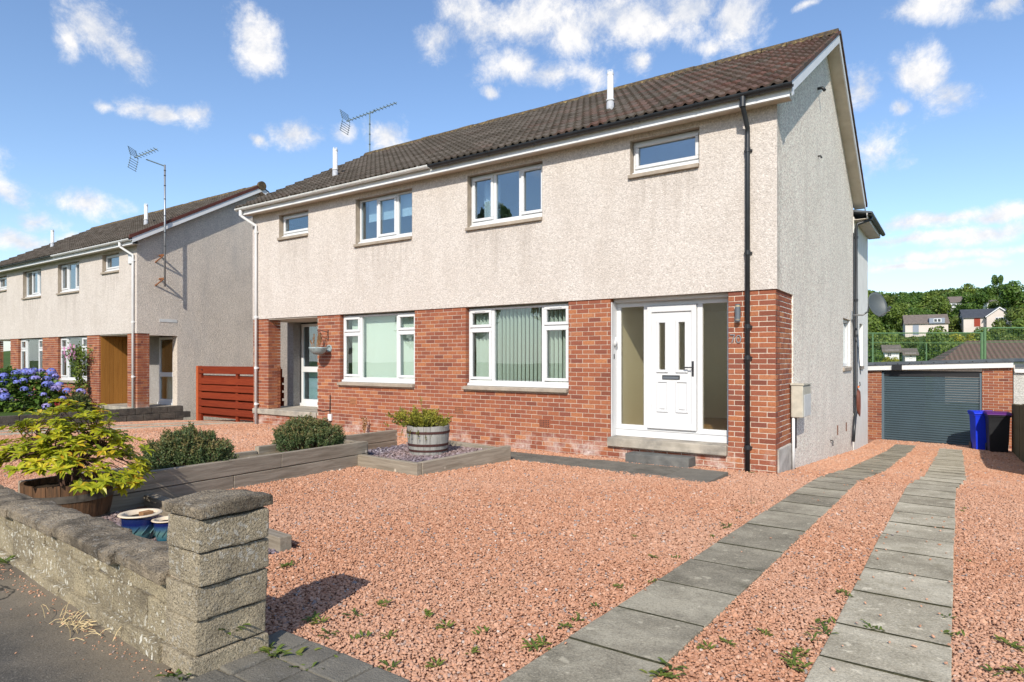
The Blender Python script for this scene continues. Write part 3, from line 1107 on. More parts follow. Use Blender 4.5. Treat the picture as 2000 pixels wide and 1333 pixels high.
def brick_rows(a0, a1, ztop, zbot, holes, phase=0.0):
    """stretcher bond over [a0,a1], holes cut out; yields (a, length, z)"""
    out = []
    k = 0
    while ztop - CO * (k + 1) > zbot - .06:
        z = ztop - CO * (k + 1) + .01
        free = [(a0, a1)]
        for h in holes:
            if h[2] < z + .05 and h[3] > z + .02:
                nf = []
                for s, e in free:
                    if h[1] <= s or h[0] >= e:
                        nf.append((s, e))
                        continue
                    if h[0] > s:
                        nf.append((s, h[0]))
                    if h[1] < e:
                        nf.append((h[1], e))
                free = nf
        off = phase + (.1125 if k % 2 else 0)
        for s, e in free:
            j = math.floor((s - off) / .225)
            x = s
            while x < e - .012:
                nx = off + (j + 1) * .225
                end = e if nx > e - .016 else nx - .01
                if end - x > .025:
                    out.append((x, end - x, z))
                x = max(nx, x + .001)
                j += 1
        k += 1
    return out


def bricks_to(parent, items, limit, mass_name='brick_mass_far'):
    """items: (Matrix, length, world distance). nearest as single bricks, the rest joined"""
    items.sort(key=lambda t: t[2])
    rr = random.Random(3)
    for M, L, d in items[:limit]:
        M2 = M @ Matrix.Translation((0, rr.uniform(-.002, .002), rr.uniform(-.001, .001)))
        inst('brick', brick_mesh(L), parent, M2)
    rest = items[limit:]
    if rest:
        mb, rn = MB(), []
        for M, L, d in rest:
            r = rr.random()
            off = rr.uniform(-.002, .002)
            vs = [M @ Vector(p) for p in ((0, off, 0), (L, off, 0), (L, .1, 0), (0, .1, 0), (0, off, .065), (L, off, .065), (L, .1, .065), (0, .1, .065))]
            mb.add(vs, [(0, 3, 2, 1), (4, 5, 6, 7), (0, 1, 5, 4), (1, 2, 6, 5), (2, 3, 7, 6), (3, 0, 4, 7)])
            rn += [r] * 6
        mb.build('brickwork', 'brick_mass', parent, rnd=rn)['kind'] = 'stuff'


RZ90 = Matrix.Rotation(PI / 2, 4, 'Z')


def tile_mesh():
    prof = []
    n = 12
    for i in range(n + 1):
        x = .3 * i / n
        ph = (x / .15) % 1.0
        prof.append((x, .038 * max(0.0, math.sin(PI * min(1, max(0, (ph - .30) / .60)))) ** 1.2))
    mb = MB()
    m = len(prof)
    L = .372
    vs = [(x, 0, z + .016) for x, z in prof] + [(x, L, z * .9 - .006) for x, z in prof] + [(x, 0, z - .018) for x, z in prof]
    fs = [(i, i + 1, m + i + 1, m + i) for i in range(m - 1)] + [(2 * m + i, 2 * m + i + 1, i + 1, i) for i in range(m - 1)]
    fs += [(0, m, 2 * m), (m - 1, 3 * m - 1, 2 * m - 1)]
    mb.add(vs, fs)
    return mb


TILE = tile_mesh()
TILE_ME = TILE.mesh('tile', 'roof_tile')


def casement_window(house, name, x0, x1, z0, z1, cols, glass='glass', y=.09, blind=None, sill_mat='sill_stone', sill_proud=.045, vents=(), cill=True):
    """cols: list of (xa, xb, [(za, zb, 'c' or 'f'), ...]) in house axes"""
    fr = MB()
    t = .035
    yb = y + .065
    fr.box(x0, x1, y, yb, z1 - t, z1)
    fr.box(x0, x1, y, yb, z0, z0 + t + .01)
    fr.box(x0, x0 + t, y, yb, z0 + t + .01, z1 - t)
    fr.box(x1 - t, x1, y, yb, z0 + t + .01, z1 - t)
    for i, (xa, xb, lights) in enumerate(cols):
        if i:
            xm = (cols[i - 1][1] + xa) / 2
            fr.box(xm - .03, xm + .03, y, yb, z0 + t + .01, z1 - t)
        for (za, zb, ty), (zc, zd, ty2) in zip(lights[:-1], lights[1:]):
            zm = (zb + zc) / 2
            fr.box(xa, xb, y + .001, yb - .001, zm - .03, zm + .03)
    wd = fr.build(name, 'white_upvc', house, bevel=.004)
    for xa, xb, lights in cols:
        for za, zb, ty in lights:
            s = .052 if ty == 'c' else .012
            if ty == 'c':
                f2 = MB()
                ya, yc = y - .022, y + .02
                f2.box(xa, xb, ya, yc, zb - s, zb)
                f2.box(xa, xb, ya, yc, za, za + s)
                f2.box(xa, xa + s, ya, yc, za + s, zb - s)
                f2.box(xb - s, xb, ya, yc, za + s, zb - s)
                f2.build('sash', 'white_upvc', wd, bevel=.006)
                g = MB().box(xa + .012, xb - .012, y + .021, y + .027, za + .012, zb - .012)
            else:
                g = MB().box(xa - .004, xb + .004, y + .03, y + .036, za - .004, zb + .004)
            g.build('pane', glass, wd)
    if cill:
        MB().prism([(y - .05, z0 - .052), (y + .06, z0 - .052), (y + .06, z0 - .002), (y - .01, z0 - .002), (y - .05, z0 - .022)], x0 - .0, x1 + .0).build('cill', 'white_upvc', wd)
        MB().prism([(-sill_proud - .03, z0 - .125), (y + .1, z0 - .125), (y + .1, z0 - .054), (y - .02, z0 - .054), (-sill_proud - .03, z0 - .068)], x0 - .03, x1 + .005).build('sill', sill_mat, wd, bevel=.004)
    for vx0, vx1, vz in vents:
        MB().box(vx0, vx1, y - .034, y - .023, vz - .011, vz + .011).build('trickle_vent', 'white_upvc', wd, bevel=.003)
    if blind:
        bx0, bx1, bz0, bz1, pitch, ang = blind
        me = MB().box(-.0445, .0445, -.0008, .0008, 0, bz1 - bz0).mesh('blind_slat', 'blind_fabric')
        n = int((bx1 - bx0) / pitch)
        for i in range(n):
            a = ang if not callable(ang) else ang(bx0 + pitch * (i + .5))
            inst('blind_slat', me, wd, T(bx0 + pitch * (i + .5), y + .16, bz0, a + random.uniform(-.04, .04)))
        MB().box(bx0, bx1, y + .14, y + .18, bz1, bz1 + .03).build('blind_rail', 'white_upvc', wd)
    return wd


def wavy_curtain(parent, x0, x1, y, z0, z1, mat, amp=.025, waves=4):
    n = waves * 8
    mb = MB()
    vs = []
    for i in range(n + 1):
        x = x0 + (x1 - x0) * i / n
        yy = y + amp * math.sin(2 * PI * waves * i / n)
        vs += [(x, yy, z0), (x, yy, z1)]
    mb.add(vs, [(2 * i, 2 * i + 2, 2 * i + 3, 2 * i + 1) for i in range(n)])
    return mb.build('curtain', mat, parent, smooth=True)


def gutter_run(house, x0, x1, y, z, mat, brackets, name='gutter', r=.056):
    mb = MB()
    n = 10
    A = [PI + PI * k / n for k in range(n + 1)]
    po = [(y + r * math.cos(a), z + r * math.sin(a)) for a in A]
    pi_ = [(y + (r - .006) * math.cos(a), z + (r - .006) * math.sin(a)) for a in A[::-1]]
    mb.prism(po + pi_, x0, x1)
    g = mb.build(name, mat, house)
    k = MB()
    for bx in brackets:
        po2 = [(y + (r + .005) * math.cos(a), z + (r + .005) * math.sin(a)) for a in A]
        pi2 = [(y + (r + .0005) * math.cos(a), z + (r + .0005) * math.sin(a)) for a in A[::-1]]
        k = MB().prism([(y - r - .012, z + .012), (y - r + .012, z + .012), (y - r + .012, z + .004), (y - r - .003, z)] + po2[1:] + pi2[:-1], bx - .014, bx + .014)
        k.build('gutter_clip', mat, g)
    return g


def downpipe(house, x, y, z0, z1, ygut, zgut, mat, collars, xgut=None, square=False):
    xg = x if xgut is None else xgut
    mb = MB().tube([(xg, ygut, zgut), (xg, ygut, zgut - .12), (x, y, z1), (x, y, z1 - .1), (x, y, z0)], .034, 12)
    o = mb.build('downpipe', mat, house, smooth=True)
    for c in collars:
        k = MB().tube([(x, y, c - .03), (x, y, c + .03)], .041, 12)
        k.box(x - .055, x + .055, y + .015, y + .05, c - .012, c + .012)
        k.build('pipe_bracket', mat, o)
    MB().tube([(xg, ygut, zgut - .13), (xg, ygut, zgut + .01)], .042, 12).build('outlet', mat, o)
    return o


def build_house(name, loc, label, main):
    H = empty(name, loc, 0, label, 'house')
    ox, oy, oz = loc

    def dist(p):
        return math.dist((p[0] + ox, p[1] + oy), CAM[:2])

    porchL = (-HW + .61, -HW + 2.438, .38, BT)
    winL = (-9.053, -6.825, 1.03, BT)
    winR = (-5.527, -3.308, 1.03, BT)
    porchR = (-2.535, -.656, .345, BT) if main else (-2.438, -.61, .38, BT)
    zlow = -.35
    # --- front wall, upper storey
    up = [(-5.47, -3.81, 3.99, 5.025), (-2.18, -1.07, 4.44, 5.045), (-8.53, -6.876, 3.99, 5.015), (-11.19, -10.108, 4.41, 5.015)]
    mb = MB()
    wall_with_holes(mb, -HW, 0, BT, 5.16, up, lambda a, b, c, d: mb.box(a, b if b < -.001 else .0203, -.022, .25 if b < -.001 else -.001, c, d))
    mb.box(-1.05, -.005, -.0005, .25, BT + .003, 5.159)
    mb.build('front_render', 'harl_front', H)
    for i, u in enumerate(up):                    # smooth margins inside the reveals
        m2 = MB()
        m2.box(u[0], u[0] + .004, -.024, .09, u[2], u[3])
        m2.box(u[1] - .004, u[1], -.024, .09, u[2], u[3])
        m2.box(u[0] + .004, u[1] - .004, -.02, .09, u[3] - .004, u[3])
        m2.build('window_reveal', 'sill_stone', H)
    # --- front wall, brick storey
    mb = MB()
    wall_with_holes(mb, -HW + .008, -.008, zlow, BT - .001, [(h[0] - .006, h[1] + .006, h[2] - .004, h[3] + .1) for h in (porchL, winL, winR, porchR)], lambda a, b, c, d: mb.box(a, b, .0045, .25, c, d))
    bw = mb.build('brick_wall', 'mortar', H)
    items = []
    holes = [porchL, winL, winR, porchR]
    for a, L, z in brick_rows(-HW, 0.0, BT, -.05 if main else -.1, holes):
        items.append((T(a, 0, z), L, dist((a, 0))))
    # returns: right gable corner, pier sides
    if main:
        for a, L, z in brick_rows(.1, 1.03, BT, .32, [], .06):
            items.append((T(0, a, z) @ RZ90, L, dist((0, a))))
    else:
        for a, L, z in brick_rows(.1, .34, BT, -.1, [], .06):
            items.append((T(0, a, z) @ RZ90, L, dist((0, a))))
        for a, L, z in brick_rows(.1, .34, BT, .38, [], .06):
            items.append((T(-.61, a, z) @ Matrix.Rotation(PI / 2, 4, 'Z') @ Matrix.Translation((0, 0, 0)), L, 40))
    for a, L, z in brick_rows(.1, .34, BT, .38, [], .06):
        items.append((T(porchL[0], a, z) @ RZ90, L, dist((porchL[0], a)) + 3))
    bricks_to(bw, items, 300 if main else 0)
    # --- gable wall on the right
    gh = [(6.2, 7.35, 1.42, 2.5)] if main else [(.34, 1.16, .30, BT - .05)]
    y0g = .25 if not main else .25
    mb = MB()
    wall_with_holes(mb, 0.255, HD, -1.0, 5.0, gh, lambda a, b, c, d: mb.box(-.25, -.004, a, b, c, d))
    mb.prism([(.0, 5.0), (HD, 5.0), (HD, roof_z(0) - .06), (RIDGE, roof_z(RIDGE) - .06), (0, roof_z(0) - .06)], -.25, -.004)
    gm = 'harl_gable' if main else 'harl_neighbour_gable'
    # strip of render round the corner above the bricks, and below them
    mb.box(-.2, -.004, .0, .254, BT + .002, 5.0)
    gw = mb.build('gable_wall', gm, H)
    g2 = MB()
    if main:
        # render skin stands proud of the brick return
        wall_with_holes(g2, .0, HD, -1.0, 5.0, gh + [(0.0, 1.03, -1.0, BT)], lambda a, b, c, d: g2.box(-.003, .02, a, b, c, d))
        g2.prism([(.0, 5.0), (HD, 5.0), (HD, roof_z(0) - .06), (RIDGE, roof_z(RIDGE) - .06), (0, roof_z(0) - .06)], -.003, .02)
        g2.build('gable_render', gm, H)
        rb = rough_block('plinth_patch', .03, .93, .62, 'concrete_patch', .004, 4, .008, 3)
        inst('plinth_patch', rb, H, T(-.008, .1, -.30))
    else:
        g2.box(-.003, .02, -.02, .0, BT, 5.0)
        wall_with_holes(g2, .0, HD, -1.0, 5.0, gh + [(0.0, .34, -1.0, BT)], lambda a, b, c, d: g2.box(-.003, .02, a, b, c, d))
        g2.prism([(.0, 5.0), (HD, 5.0), (HD, roof_z(0) - .06), (RIDGE, roof_z(RIDGE) - .06), (0, roof_z(0) - .06)], -.003, .02)
        g2.build('gable_render', gm, H)
    # left end and back, inner walls and floors
    mb = MB()
    wall_with_holes(mb, .34, HD, -1.0, 5.0, [(.34, .98, .38, BT)], lambda a, b, c, d: mb.box(-HW, -HW + .25, a, b, c, d))
    mb.box(-HW, -HW + .25, .255, .34, BT, 5.0)
    mb.prism([(.26, 5.0), (HD, 5.0), (HD, roof_z(0) - .06), (RIDGE, roof_z(RIDGE) - .06), (.26, roof_z(.26) - .06)], -HW, -HW + .25)
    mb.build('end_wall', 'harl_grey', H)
    box('back_wall', gm, H, -HW + .26, -.26, HD - .25, HD, -1.0, 5.3)
    iw = MB()
    iw.box(-6.2, -6.05, .26, HD - .26, -.3, 5.0)
    iw.box(-HW + .26, -.26, 4.4, 4.5, -.3, 5.0)
    iw.box(-HW + .26, -2.6, .26, HD - .26, 2.62, 2.72)
    iw.box(-2.6, -.26, .26, HD - .26, 2.62, 2.72)
    iw.box(-2.62, -2.545, .26, 3.2, -.2, 2.6)
    iw.box(-9.78, -9.70, .26, 4.4, -.2, 2.6)
    iw.box(-HW + .26, -.26, .26, HD - .26, 5.05, 5.1)
    iw.box(-9.0, -8.92, .26, 4.4, 2.73, 5.04)
    iw.box(-2.75, -2.67, .26, 4.4, 2.73, 5.04)
    iw.box(-9.75, -9.67, .26, 4.4, 2.73, 5.04)
    iw.build('inner_wall', 'interior_wall', H)
    box('floor', 'interior_floor', H, -HW + .26, -.26, .26, 4.3, .30, .34)
    # --- roof
    deck = MB()
    zc = lambda y: roof_z(y) - .02
    deck.prism([(-.30, zc(-.30)), (RIDGE, zc(RIDGE)), (HD + .30, zc(-.30)), (HD + .30, zc(-.30) - .03), (RIDGE, zc(RIDGE) - .035), (-.30, zc(-.30) - .03)], -HW - .22, .235)
    roof = deck.build('roof', 'roof_felt', H)
    th = math.atan(PITCH)
    RX = Matrix.Rotation(th, 4, 'X')
    ncol = 42
    x0t = -HW - .24
    wt = (HW + .5) / ncol
    g = (RIDGE + .36) / math.cos(th) / 15.0
    tl = []
    for r in range(15):
        for c in range(ncol):
            x = x0t + wt * c
            s = r * g
            y, z = -.36 + s * math.cos(th), roof_z(-.36) + s * math.sin(th)
            tl.append((x, y, z))
    tl.sort(key=lambda p: math.dist((p[0] + ox, p[1] + oy, p[2] + oz), CAM))
    lim = 300 if main else 0
    rr = random.Random(8)
    S = Matrix.Scale(wt / .3, 4, (1, 0, 0))
    for p in tl[:lim]:
        M = Matrix.Translation((p[0], p[1], p[2] + rr.uniform(0, .006))) @ RX @ Matrix.Rotation(rr.uniform(-.012, .012), 4, 'Z') @ Matrix.Rotation(.05, 4, 'X').inverted() @ S
        inst('tile', TILE_ME, roof, M)
    mb, rn = MB(), []
    for p in tl[lim:]:
        M = Matrix.Translation((p[0], p[1], p[2] + rr.uniform(0, .006))) @ RX @ Matrix.Rotation(rr.uniform(-.012, .012), 4, 'Z') @ Matrix.Rotation(.05, 4, 'X').inverted() @ S
        mb.add([M @ Vector(v) for v in TILE.v], TILE.f)
        rn += [rr.random()] * len(TILE.f)
    # back slope, one coarse course per row
    for r in range(15):
        s = r * g
        y, z = HD + .36 - s * math.cos(th), roof_z(-.36) + s * math.sin(th)
        y2, z2 = y - .37 * math.cos(th), z + .37 * math.sin(th) - .018
        mb.add([(x0t, y, z + .03), (.26, y, z + .03), (.26, y2, z2 + .03), (x0t, y2, z2 + .03), (x0t, y, z), (.26, y, z)], [(0, 1, 2, 3), (4, 5, 1, 0)])
        rn += [.4, .4]
    mb.build('roof_tiles', 'roof_tile_mass', roof, rnd=rn)['kind'] = 'stuff'
    # ridge
    nr = 28
    rl = (HW + .5) / nr
    rz = roof_z(RIDGE) + .012
    me = MB().prism([(-.13, -.065), (-.10, .0), (-.05, .055), (0, .07), (.05, .055), (.10, .0), (.13, -.065), (.11, -.07), (.08, -.02), (.0, .045), (-.08, -.02), (-.11, -.07)], 0, rl - .012).mesh('ridge_tile', 'ridge_lichen', bevel=.004)
    for i in range(nr):
        inst('ridge_tile', me, roof, Matrix.Translation((x0t + rl * i, RIDGE + rr.uniform(-.006, .006), rz + rr.uniform(-.006, .008))) @ Matrix.Rotation(rr.uniform(-.01, .01), 4, 'Y'))
    # --- eaves, front
    box('fascia', 'white_board', H, -HW - .14, .232, -.262, -.243, 5.13, 5.275)
    box('soffit_trim', 'white_board', H, -HW - .14, .232, -.272, -.225, 5.112, 5.131)
    box('soffit', 'soffit_board', H, -HW - .14, .21, -.24, -.02, 5.135, 5.146)
    zg = 5.262
    if main:
        gutter_run(H, -6.13, .285, -.325, zg, 'black_pvc', [-5.7, -4.75, -3.8, -2.95, -2.0, -1.9, -1.0, -.15])
        gutter_run(H, -HW - .22, -6.16, -.325, zg + .005, 'grey_pvc', [-12.1, -11.2, -10.3, -9.4, -8.9, -8.0, -7.1, -6.4])
        downpipe(H, -.363, -.075, 0.0, 4.86, -.325, 5.21, 'black_pvc', [4.55, 3.1, 2.06, 1.62, .35])
        downpipe(H, -HW + .21, -.07, -.05, 4.86, -.325, 5.21, 'white_pvc', [4.7, 2.62, 1.38, .5], xgut=-HW - .03)
    else:
        gutter_run(H, -5.1, .26, -.325, zg, 'white_pvc', [-4.5, -3.6, -2.7, -1.8, -.9, -.1])
        gutter_run(H, -HW - .2, -5.13, -.325, zg, 'black_pvc', [-12, -10.8, -9.6, -8.4, -7.2, -6])
        downpipe(H, -.12, -.07, -.1, 4.86, -.325, 5.21, 'white_pvc', [4.7, 2.9, 1.3], xgut=-.35)
    # --- verge, right
    s1 = math.cos(th)

    def slope_board(nm, ya, yb, x0, x1, up_, dn, mat, rear=False):
        f = (lambda y: roof_z(y)) if not rear else (lambda y: roof_z(2 * RIDGE - y))
        MB().prism([(ya, f(ya) + up_), (yb, f(yb) + up_), (yb, f(yb) + dn), (ya, f(ya) + dn)], x0, x1).build(nm, mat, H)
    slope_board('bargeboard', -.262, RIDGE - .001, .236, .258, -.022, -.185, 'white_board')
    slope_board('bargeboard', RIDGE + .001, HD + .26, .236, .258, -.022, -.185, 'white_board', True)
    slope_board('verge_soffit', -.2, RIDGE - .001, .021, .2355, -.165, -.175, 'soffit_board')
    slope_board('verge_soffit', RIDGE + .001, HD + .2, .021, .2355, -.165, -.175, 'soffit_board', True)
    if main:
        MB().prism([(-.264, 5.112), (-.264, 5.275), (-.15, roof_z(-.15) - .1), (-.12, 5.19)], .2585, .2625).build('barge_foot', 'white_board', H)
    if not main:                                  # brown dry verge
        for i in range(15):
            ya = -.34 + (RIDGE + .34) * i / 15
            yb = -.34 + (RIDGE + .34) * (i + 1) / 15 - .005
            MB().prism([(ya, roof_z(ya) + .075), (yb, roof_z(yb) + .068), (yb, roof_z(yb) - .03), (ya, roof_z(ya) - .03)], .225, .275).build('verge_cap', 'verge_brown', roof)
        MB().tube([(.2, RIDGE, rz), (.30, RIDGE, rz)], .15, 16).build('ridge_end', 'ridge_lichen', roof)
    if main:                                      # bedded tile ends along the verge
        for i in range(15):
            for sgn in (0, 1):
                ya = -.36 + (RIDGE + .36) * i / 15
                yb = -.36 + (RIDGE + .36) * (i + 1) / 15
                fz = lambda y: roof_z(y)
                pts = [(ya, fz(ya) + .062), (yb, fz(yb) + .040), (yb, fz(yb) - .021), (ya, fz(ya) - .021)]
                if sgn:
                    pts = [(2 * RIDGE - y, z) for y, z in pts]
                MB().prism(pts, .2365, .285 if sgn else .270).build('verge_tile', 'roof_tile', roof)
    # --- roof flues
    for fx, fy in (((-3.0, .95), (-10.35, .95)) if main else ((-2.2, 1.3), (-9.6, 1.3))):
        zb = roof_z(fy)
        f = MB().tube([(fx, fy, zb - .1), (fx, fy, zb + .16)], [.075, .062], 14).build('flue', 'lead', H, smooth=True)
        MB().tube([(fx, fy, zb + .16), (fx, fy, zb + .19), (fx, fy, zb + .191), (fx, fy, zb + .62)], [.07, .07, .056, .056], 14).build('flue_pipe', 'flue_white', f, smooth=True)
        k = MB().tube([(fx, fy, zb + .62), (fx, fy, zb + .66)], .06, 14)
        for a in range(8):
            k.tube([(fx + .045 * math.cos(a * PI / 4), fy + .045 * math.sin(a * PI / 4), zb + .66), (fx + .045 * math.cos(a * PI / 4), fy + .045 * math.sin(a * PI / 4), zb + .71)], .006, 5)
        k.build('flue_cap', 'flue_white', f)
    return H


plain('verge_brown', (.10, .032, .022), .6, .3, var=.15, scale=4)


def front_windows(H, main):
    if main:
        ct, cm = 2.505, 2.16
        casement_window(H, 'window', -5.52, -3.315, 1.155, 2.54,
                        [(-5.48, -4.985, [(1.215, 2.145, 'c'), (2.185, 2.505, 'c')]), (-4.925, -3.895, [(1.225, 2.505, 'f')]), (-3.84, -3.355, [(1.215, 2.145, 'c'), (2.185, 2.505, 'c')])],
                        blind=(-5.46, -3.37, 1.18, 2.52, .086, lambda x: 1.5 if -4.95 < x < -3.87 else (1.2 if x < -4.9 else 1.36)), vents=[(-5.36, -5.12, 2.485), (-3.72, -3.48, 2.485)])
        b = casement_window(H, 'window', -5.46, -3.82, 4.115, 5.015, [(-5.425, -4.945, [(4.165, 4.98, 'c')]), (-4.885, -4.375, [(4.165, 4.975, 'f')]), (-4.32, -3.855, [(4.165, 4.98, 'c')])], 'glass_upper',
                            vents=[(-5.3, -5.07, 4.955), (-4.2, -3.97, 4.955)])
        wavy_curtain(b, -5.36, -4.98, .36, 3.95, 4.98, 'curtain_white', .03, 4)
        wavy_curtain(b, -4.02, -3.84, .36, 3.95, 4.98, 'curtain_white', .03, 2)
        casement_window(H, 'window', -2.17, -1.08, 4.565, 5.035, [(-2.135, -1.115, [(4.605, 5.0, 'c')])], 'glass_upper', vents=[(-1.8, -1.42, 4.972)])
    else:
        pass
    # the left-hand half of the block
    L = main
    casement_window(H, 'window', -9.045, -6.832, 1.155, 2.54,
                    [(-9.005, -8.51, [(1.215, 2.145, 'c'), (2.185, 2.505, 'c')]), (-8.45, -7.42, [(1.225, 2.505, 'f')]), (-7.365, -6.87, [(1.215, 2.145, 'c'), (2.185, 2.505, 'c')])],
                    blind=(-8.93, -6.88, 1.18, 2.50, .078, .10) if main else None)
    b = casement_window(H, 'window', -8.52, -6.886, 4.115, 5.005, [(-8.485, -8.0, [(4.16, 4.965, 'f')]), (-7.95, -7.42, [(4.16, 4.97, 'c')]), (-7.37, -6.92, [(4.16, 4.965, 'f')])], 'glass_upper')
    if main:
        MB().box(-8.40, -6.95, .24, .245, 4.55, 5.0).build('roller_blind', 'roller_blind', b)
    casement_window(H, 'window', -11.18, -10.118, 4.535, 5.005, [(-11.145, -10.155, [(4.575, 4.97, 'c')])], 'glass_upper')
    if not main:
        casement_window(H, 'window', -5.52, -3.315, 1.155, 2.54,
                        [(-5.48, -4.985, [(1.215, 2.145, 'c'), (2.185, 2.505, 'c')]), (-4.925, -3.895, [(1.225, 2.505, 'f')]), (-3.84, -3.355, [(1.215, 2.145, 'c'), (2.185, 2.505, 'c')])])
        casement_window(H, 'window', -5.46, -3.82, 4.115, 5.015, [(-5.425, -4.945, [(4.165, 4.98, 'c')]), (-4.885, -4.375, [(4.165, 4.975, 'f')]), (-4.32, -3.855, [(4.165, 4.98, 'c')])], 'glass_upper')
        casement_window(H, 'window', -2.17, -1.08, 4.565, 5.035, [(-2.135, -1.115, [(4.605, 5.0, 'c')])], 'glass_upper')


def porch_open(H, xo, xi, side, clad=None):
    """open corner porch: xo the outer end of the block, xi the inner side; side -1 left end, +1 right end"""
    a, b = min(xo, xi), max(xo, xi)
    box('porch_floor', 'concrete_step', H, a + .012, b - .012, -.045, 1.3, .255, .385, .012)
    box('porch_ceiling', 'soffit_board', H, a + .012, b - .012, .01, 1.35, BT - .03, BT - .004)
    # glazed door facing the street
    x0, x1 = (a + .28, a + 1.17) if side < 0 else (b - 1.16, b - .27)
    d = MB()
    for bx in ((x0, x0 + .07, .46, 2.5), (x1 - .07, x1, .46, 2.5)):
        d.box(bx[0], bx[1], 1.2, 1.26, bx[2], bx[3])
    for z0, z1 in ((2.43, 2.5), (1.26, 1.40), (.46, .56)):
        d.box(x0 + .07, x1 - .07, 1.2, 1.26, z0, z1)
    dr = d.build('door', 'white_upvc', H, bevel=.004)
    MB().box(x0 + .06, x1 - .06, 1.225, 1.231, .55, 2.44).build('pane', 'glass_upper' if side < 0 else 'glass', dr)
    MB().box(x0 - .03, x1 + .03, 1.16, 1.27, .385, .46).build('door_sill', 'white_upvc', dr)
    box('door_curtain', 'curtain_pale', H, x0 + .03, x1 - .03, 1.42, 1.43, .50, 1.30)
    w2 = MB()
    if side < 0:
        w2.box(x1 + .002, b - .01, 1.2, 1.3, .386, BT - .03)
        w2.box(a + .25, x0 - .03, 1.2, 1.3, .386, BT - .03)
    else:
        w2.box(a + .06, x0 - .002, 1.2, 1.3, .386, BT - .03)
        w2.box(x1 + .03, b - .02, 1.2, 1.3, .386, BT - .03)
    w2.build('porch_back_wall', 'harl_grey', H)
    box('porch_room_back', 'interior_wall', H, a + .3, b - .3, 2.2, 2.25, .386, BT - .04)
    if clad:
        n = 9
        for i in range(n):
            box('cladding_board', 'oak_cladding', H, xi + (.004 if side > 0 else 0), xi + .022, .04 + 1.15 * i / n, .04 + 1.15 * (i + 1) / n - .006, .39, BT - .035, .003)


HA = build_house('semi_detached_house', (0, 0, 0), 'cream roughcast pair of houses with red brick ground floor and number 70', True)
front_windows(HA, True)
porch_open(HA, -HW, -HW + 2.438, -1)

# ------------------------------------------------------------------ right-hand entrance of the block
yd = .22
fr = MB()
fr.box(-2.530, -.66, yd - .02, yd + .06, 2.50, 2.57)                    # head
fr.box(-2.530, -2.455, yd, yd + .06, .535, 2.44)                        # jamb
fr.box(-.735, -.66, yd, yd + .06, .535, 2.44)
fr.box(-2.055, -1.985, yd, yd + .06, .455, 2.44)
fr.box(-1.185, -1.105, yd, yd + .06, .455, 2.44)
fr.box(-2.53, -.66, yd, yd + .06, 2.44, 2.50)
fr.box(-2.53, -2.055, yd, yd + .06, .455, .535)
fr.box(-1.105, -.66, yd, yd + .06, .455, .535)
fr.box(-1.985, -1.185, yd, yd + .06, .455, .50)
scr = fr.build('entrance_screen', 'white_upvc', HA, bevel=.004)
box('plinth_panel', 'white_upvc', scr, -2.528, -.662, yd - .012, yd + .05, .346, .450, .003)
box('head_panel', 'white_upvc', scr, -2.53, -.66, yd - .10, yd - .021, 2.515, 2.570, .004)
box('jamb_lining', 'white_upvc', scr, -2.534, -2.522, .02, yd - .003, .346, 2.514, .002)
box('side_light', 'glass_obscure', scr, -2.462, -2.05, yd + .03, yd + .036, .53, 2.445)
box('side_light', 'glass_obscure', scr, -1.11, -.73, yd + .03, yd + .036, .53, 2.445)
box('security_sensor', 'black_metal', scr, -2.5215, -2.515, .10, .12, 1.60, 1.68)
bt = MB().tube([(-2.515, .12, 1.80), (-2.49, .10, 1.86), (-2.47, .085, 1.95)], [.022, .03, .012], 8)
bt.build('bell_hook', 'white_upvc', scr, smooth=True)

dl = MB()
dz0, dz1, dx0, dx1 = .50, 2.435, -1.98, -1.19
ya, yb = yd - .018, yd + .028
slots = [(-1.785, -1.685, 1.43, 2.165), (-1.468, -1.368, 1.43, 2.165)]
wall_with_holes(dl, dx0, dx1, dz0, dz1, slots, lambda a, b, c, d: dl.box(a, b, ya, yb, c, d))
door = dl.build('door', 'white_upvc', HA)
sf = MB()
for a, b, c, d in ((dx0, dx0 + .075, dz0 + .002, dz1 - .002), (dx1 - .075, dx1, dz0 + .002, dz1 - .002), (dx0 + .075, dx1 - .075, dz1 - .10, dz1 - .002), (dx0 + .075, dx1 - .075, dz0 + .002, dz0 + .10)):
    sf.box(a, b, ya - .026, ya + .002, c, d)
sf.build('door_frame', 'white_upvc', door, bevel=.005)
for a, b, c, d in slots:
    m = MB()
    for q in ((a - .045, a, c - .045, d + .045), (b, b + .045, c - .045, d + .045), (a, b, d, d + .045), (a, b, c - .045, c)):
        m.box(q[0], q[1], ya - .022, ya + .004, q[2], q[3])
    m.build('pane_moulding', 'white_upvc', door, bevel=.006)
    MB().box(a - .003, b + .003, ya + .012, ya + .018, c - .003, d + .003).build('pane', 'glass_obscure', door)
for a, b in ((-1.825, -1.64), (-1.515, -1.32)):
    c, d = .765, 1.255
    m = MB()
    for q in ((a, a + .022, c, d), (b - .022, b, c, d), (a + .022, b - .022, d - .022, d), (a + .022, b - .022, c, c + .022)):
        m.box(q[0], q[1], ya - .018, ya + .003, q[2], q[3])
    m.box(a + .05, b - .05, ya - .014, ya + .003, c + .05, d - .05)
    m.build('raised_panel', 'white_upvc', door, bevel=.006)
lp = MB().box(-1.735, -1.45, ya - .014, ya + .002, 1.278, 1.345)
lp = lp.build('letter_plate', 'black_metal', door, bevel=.005)
box('letter_flap', 'lamp_grey', lp, -1.72, -1.465, ya - .022, ya - .0145, 1.285, 1.325, .004)
hd = MB().box(-1.256, -1.222, ya - .030, ya - .0165, 1.33, 1.565)
hd.tube([(-1.239, ya - .028, 1.47), (-1.239, ya - .075, 1.47), (-1.36, ya - .078, 1.468)], .010, 8)
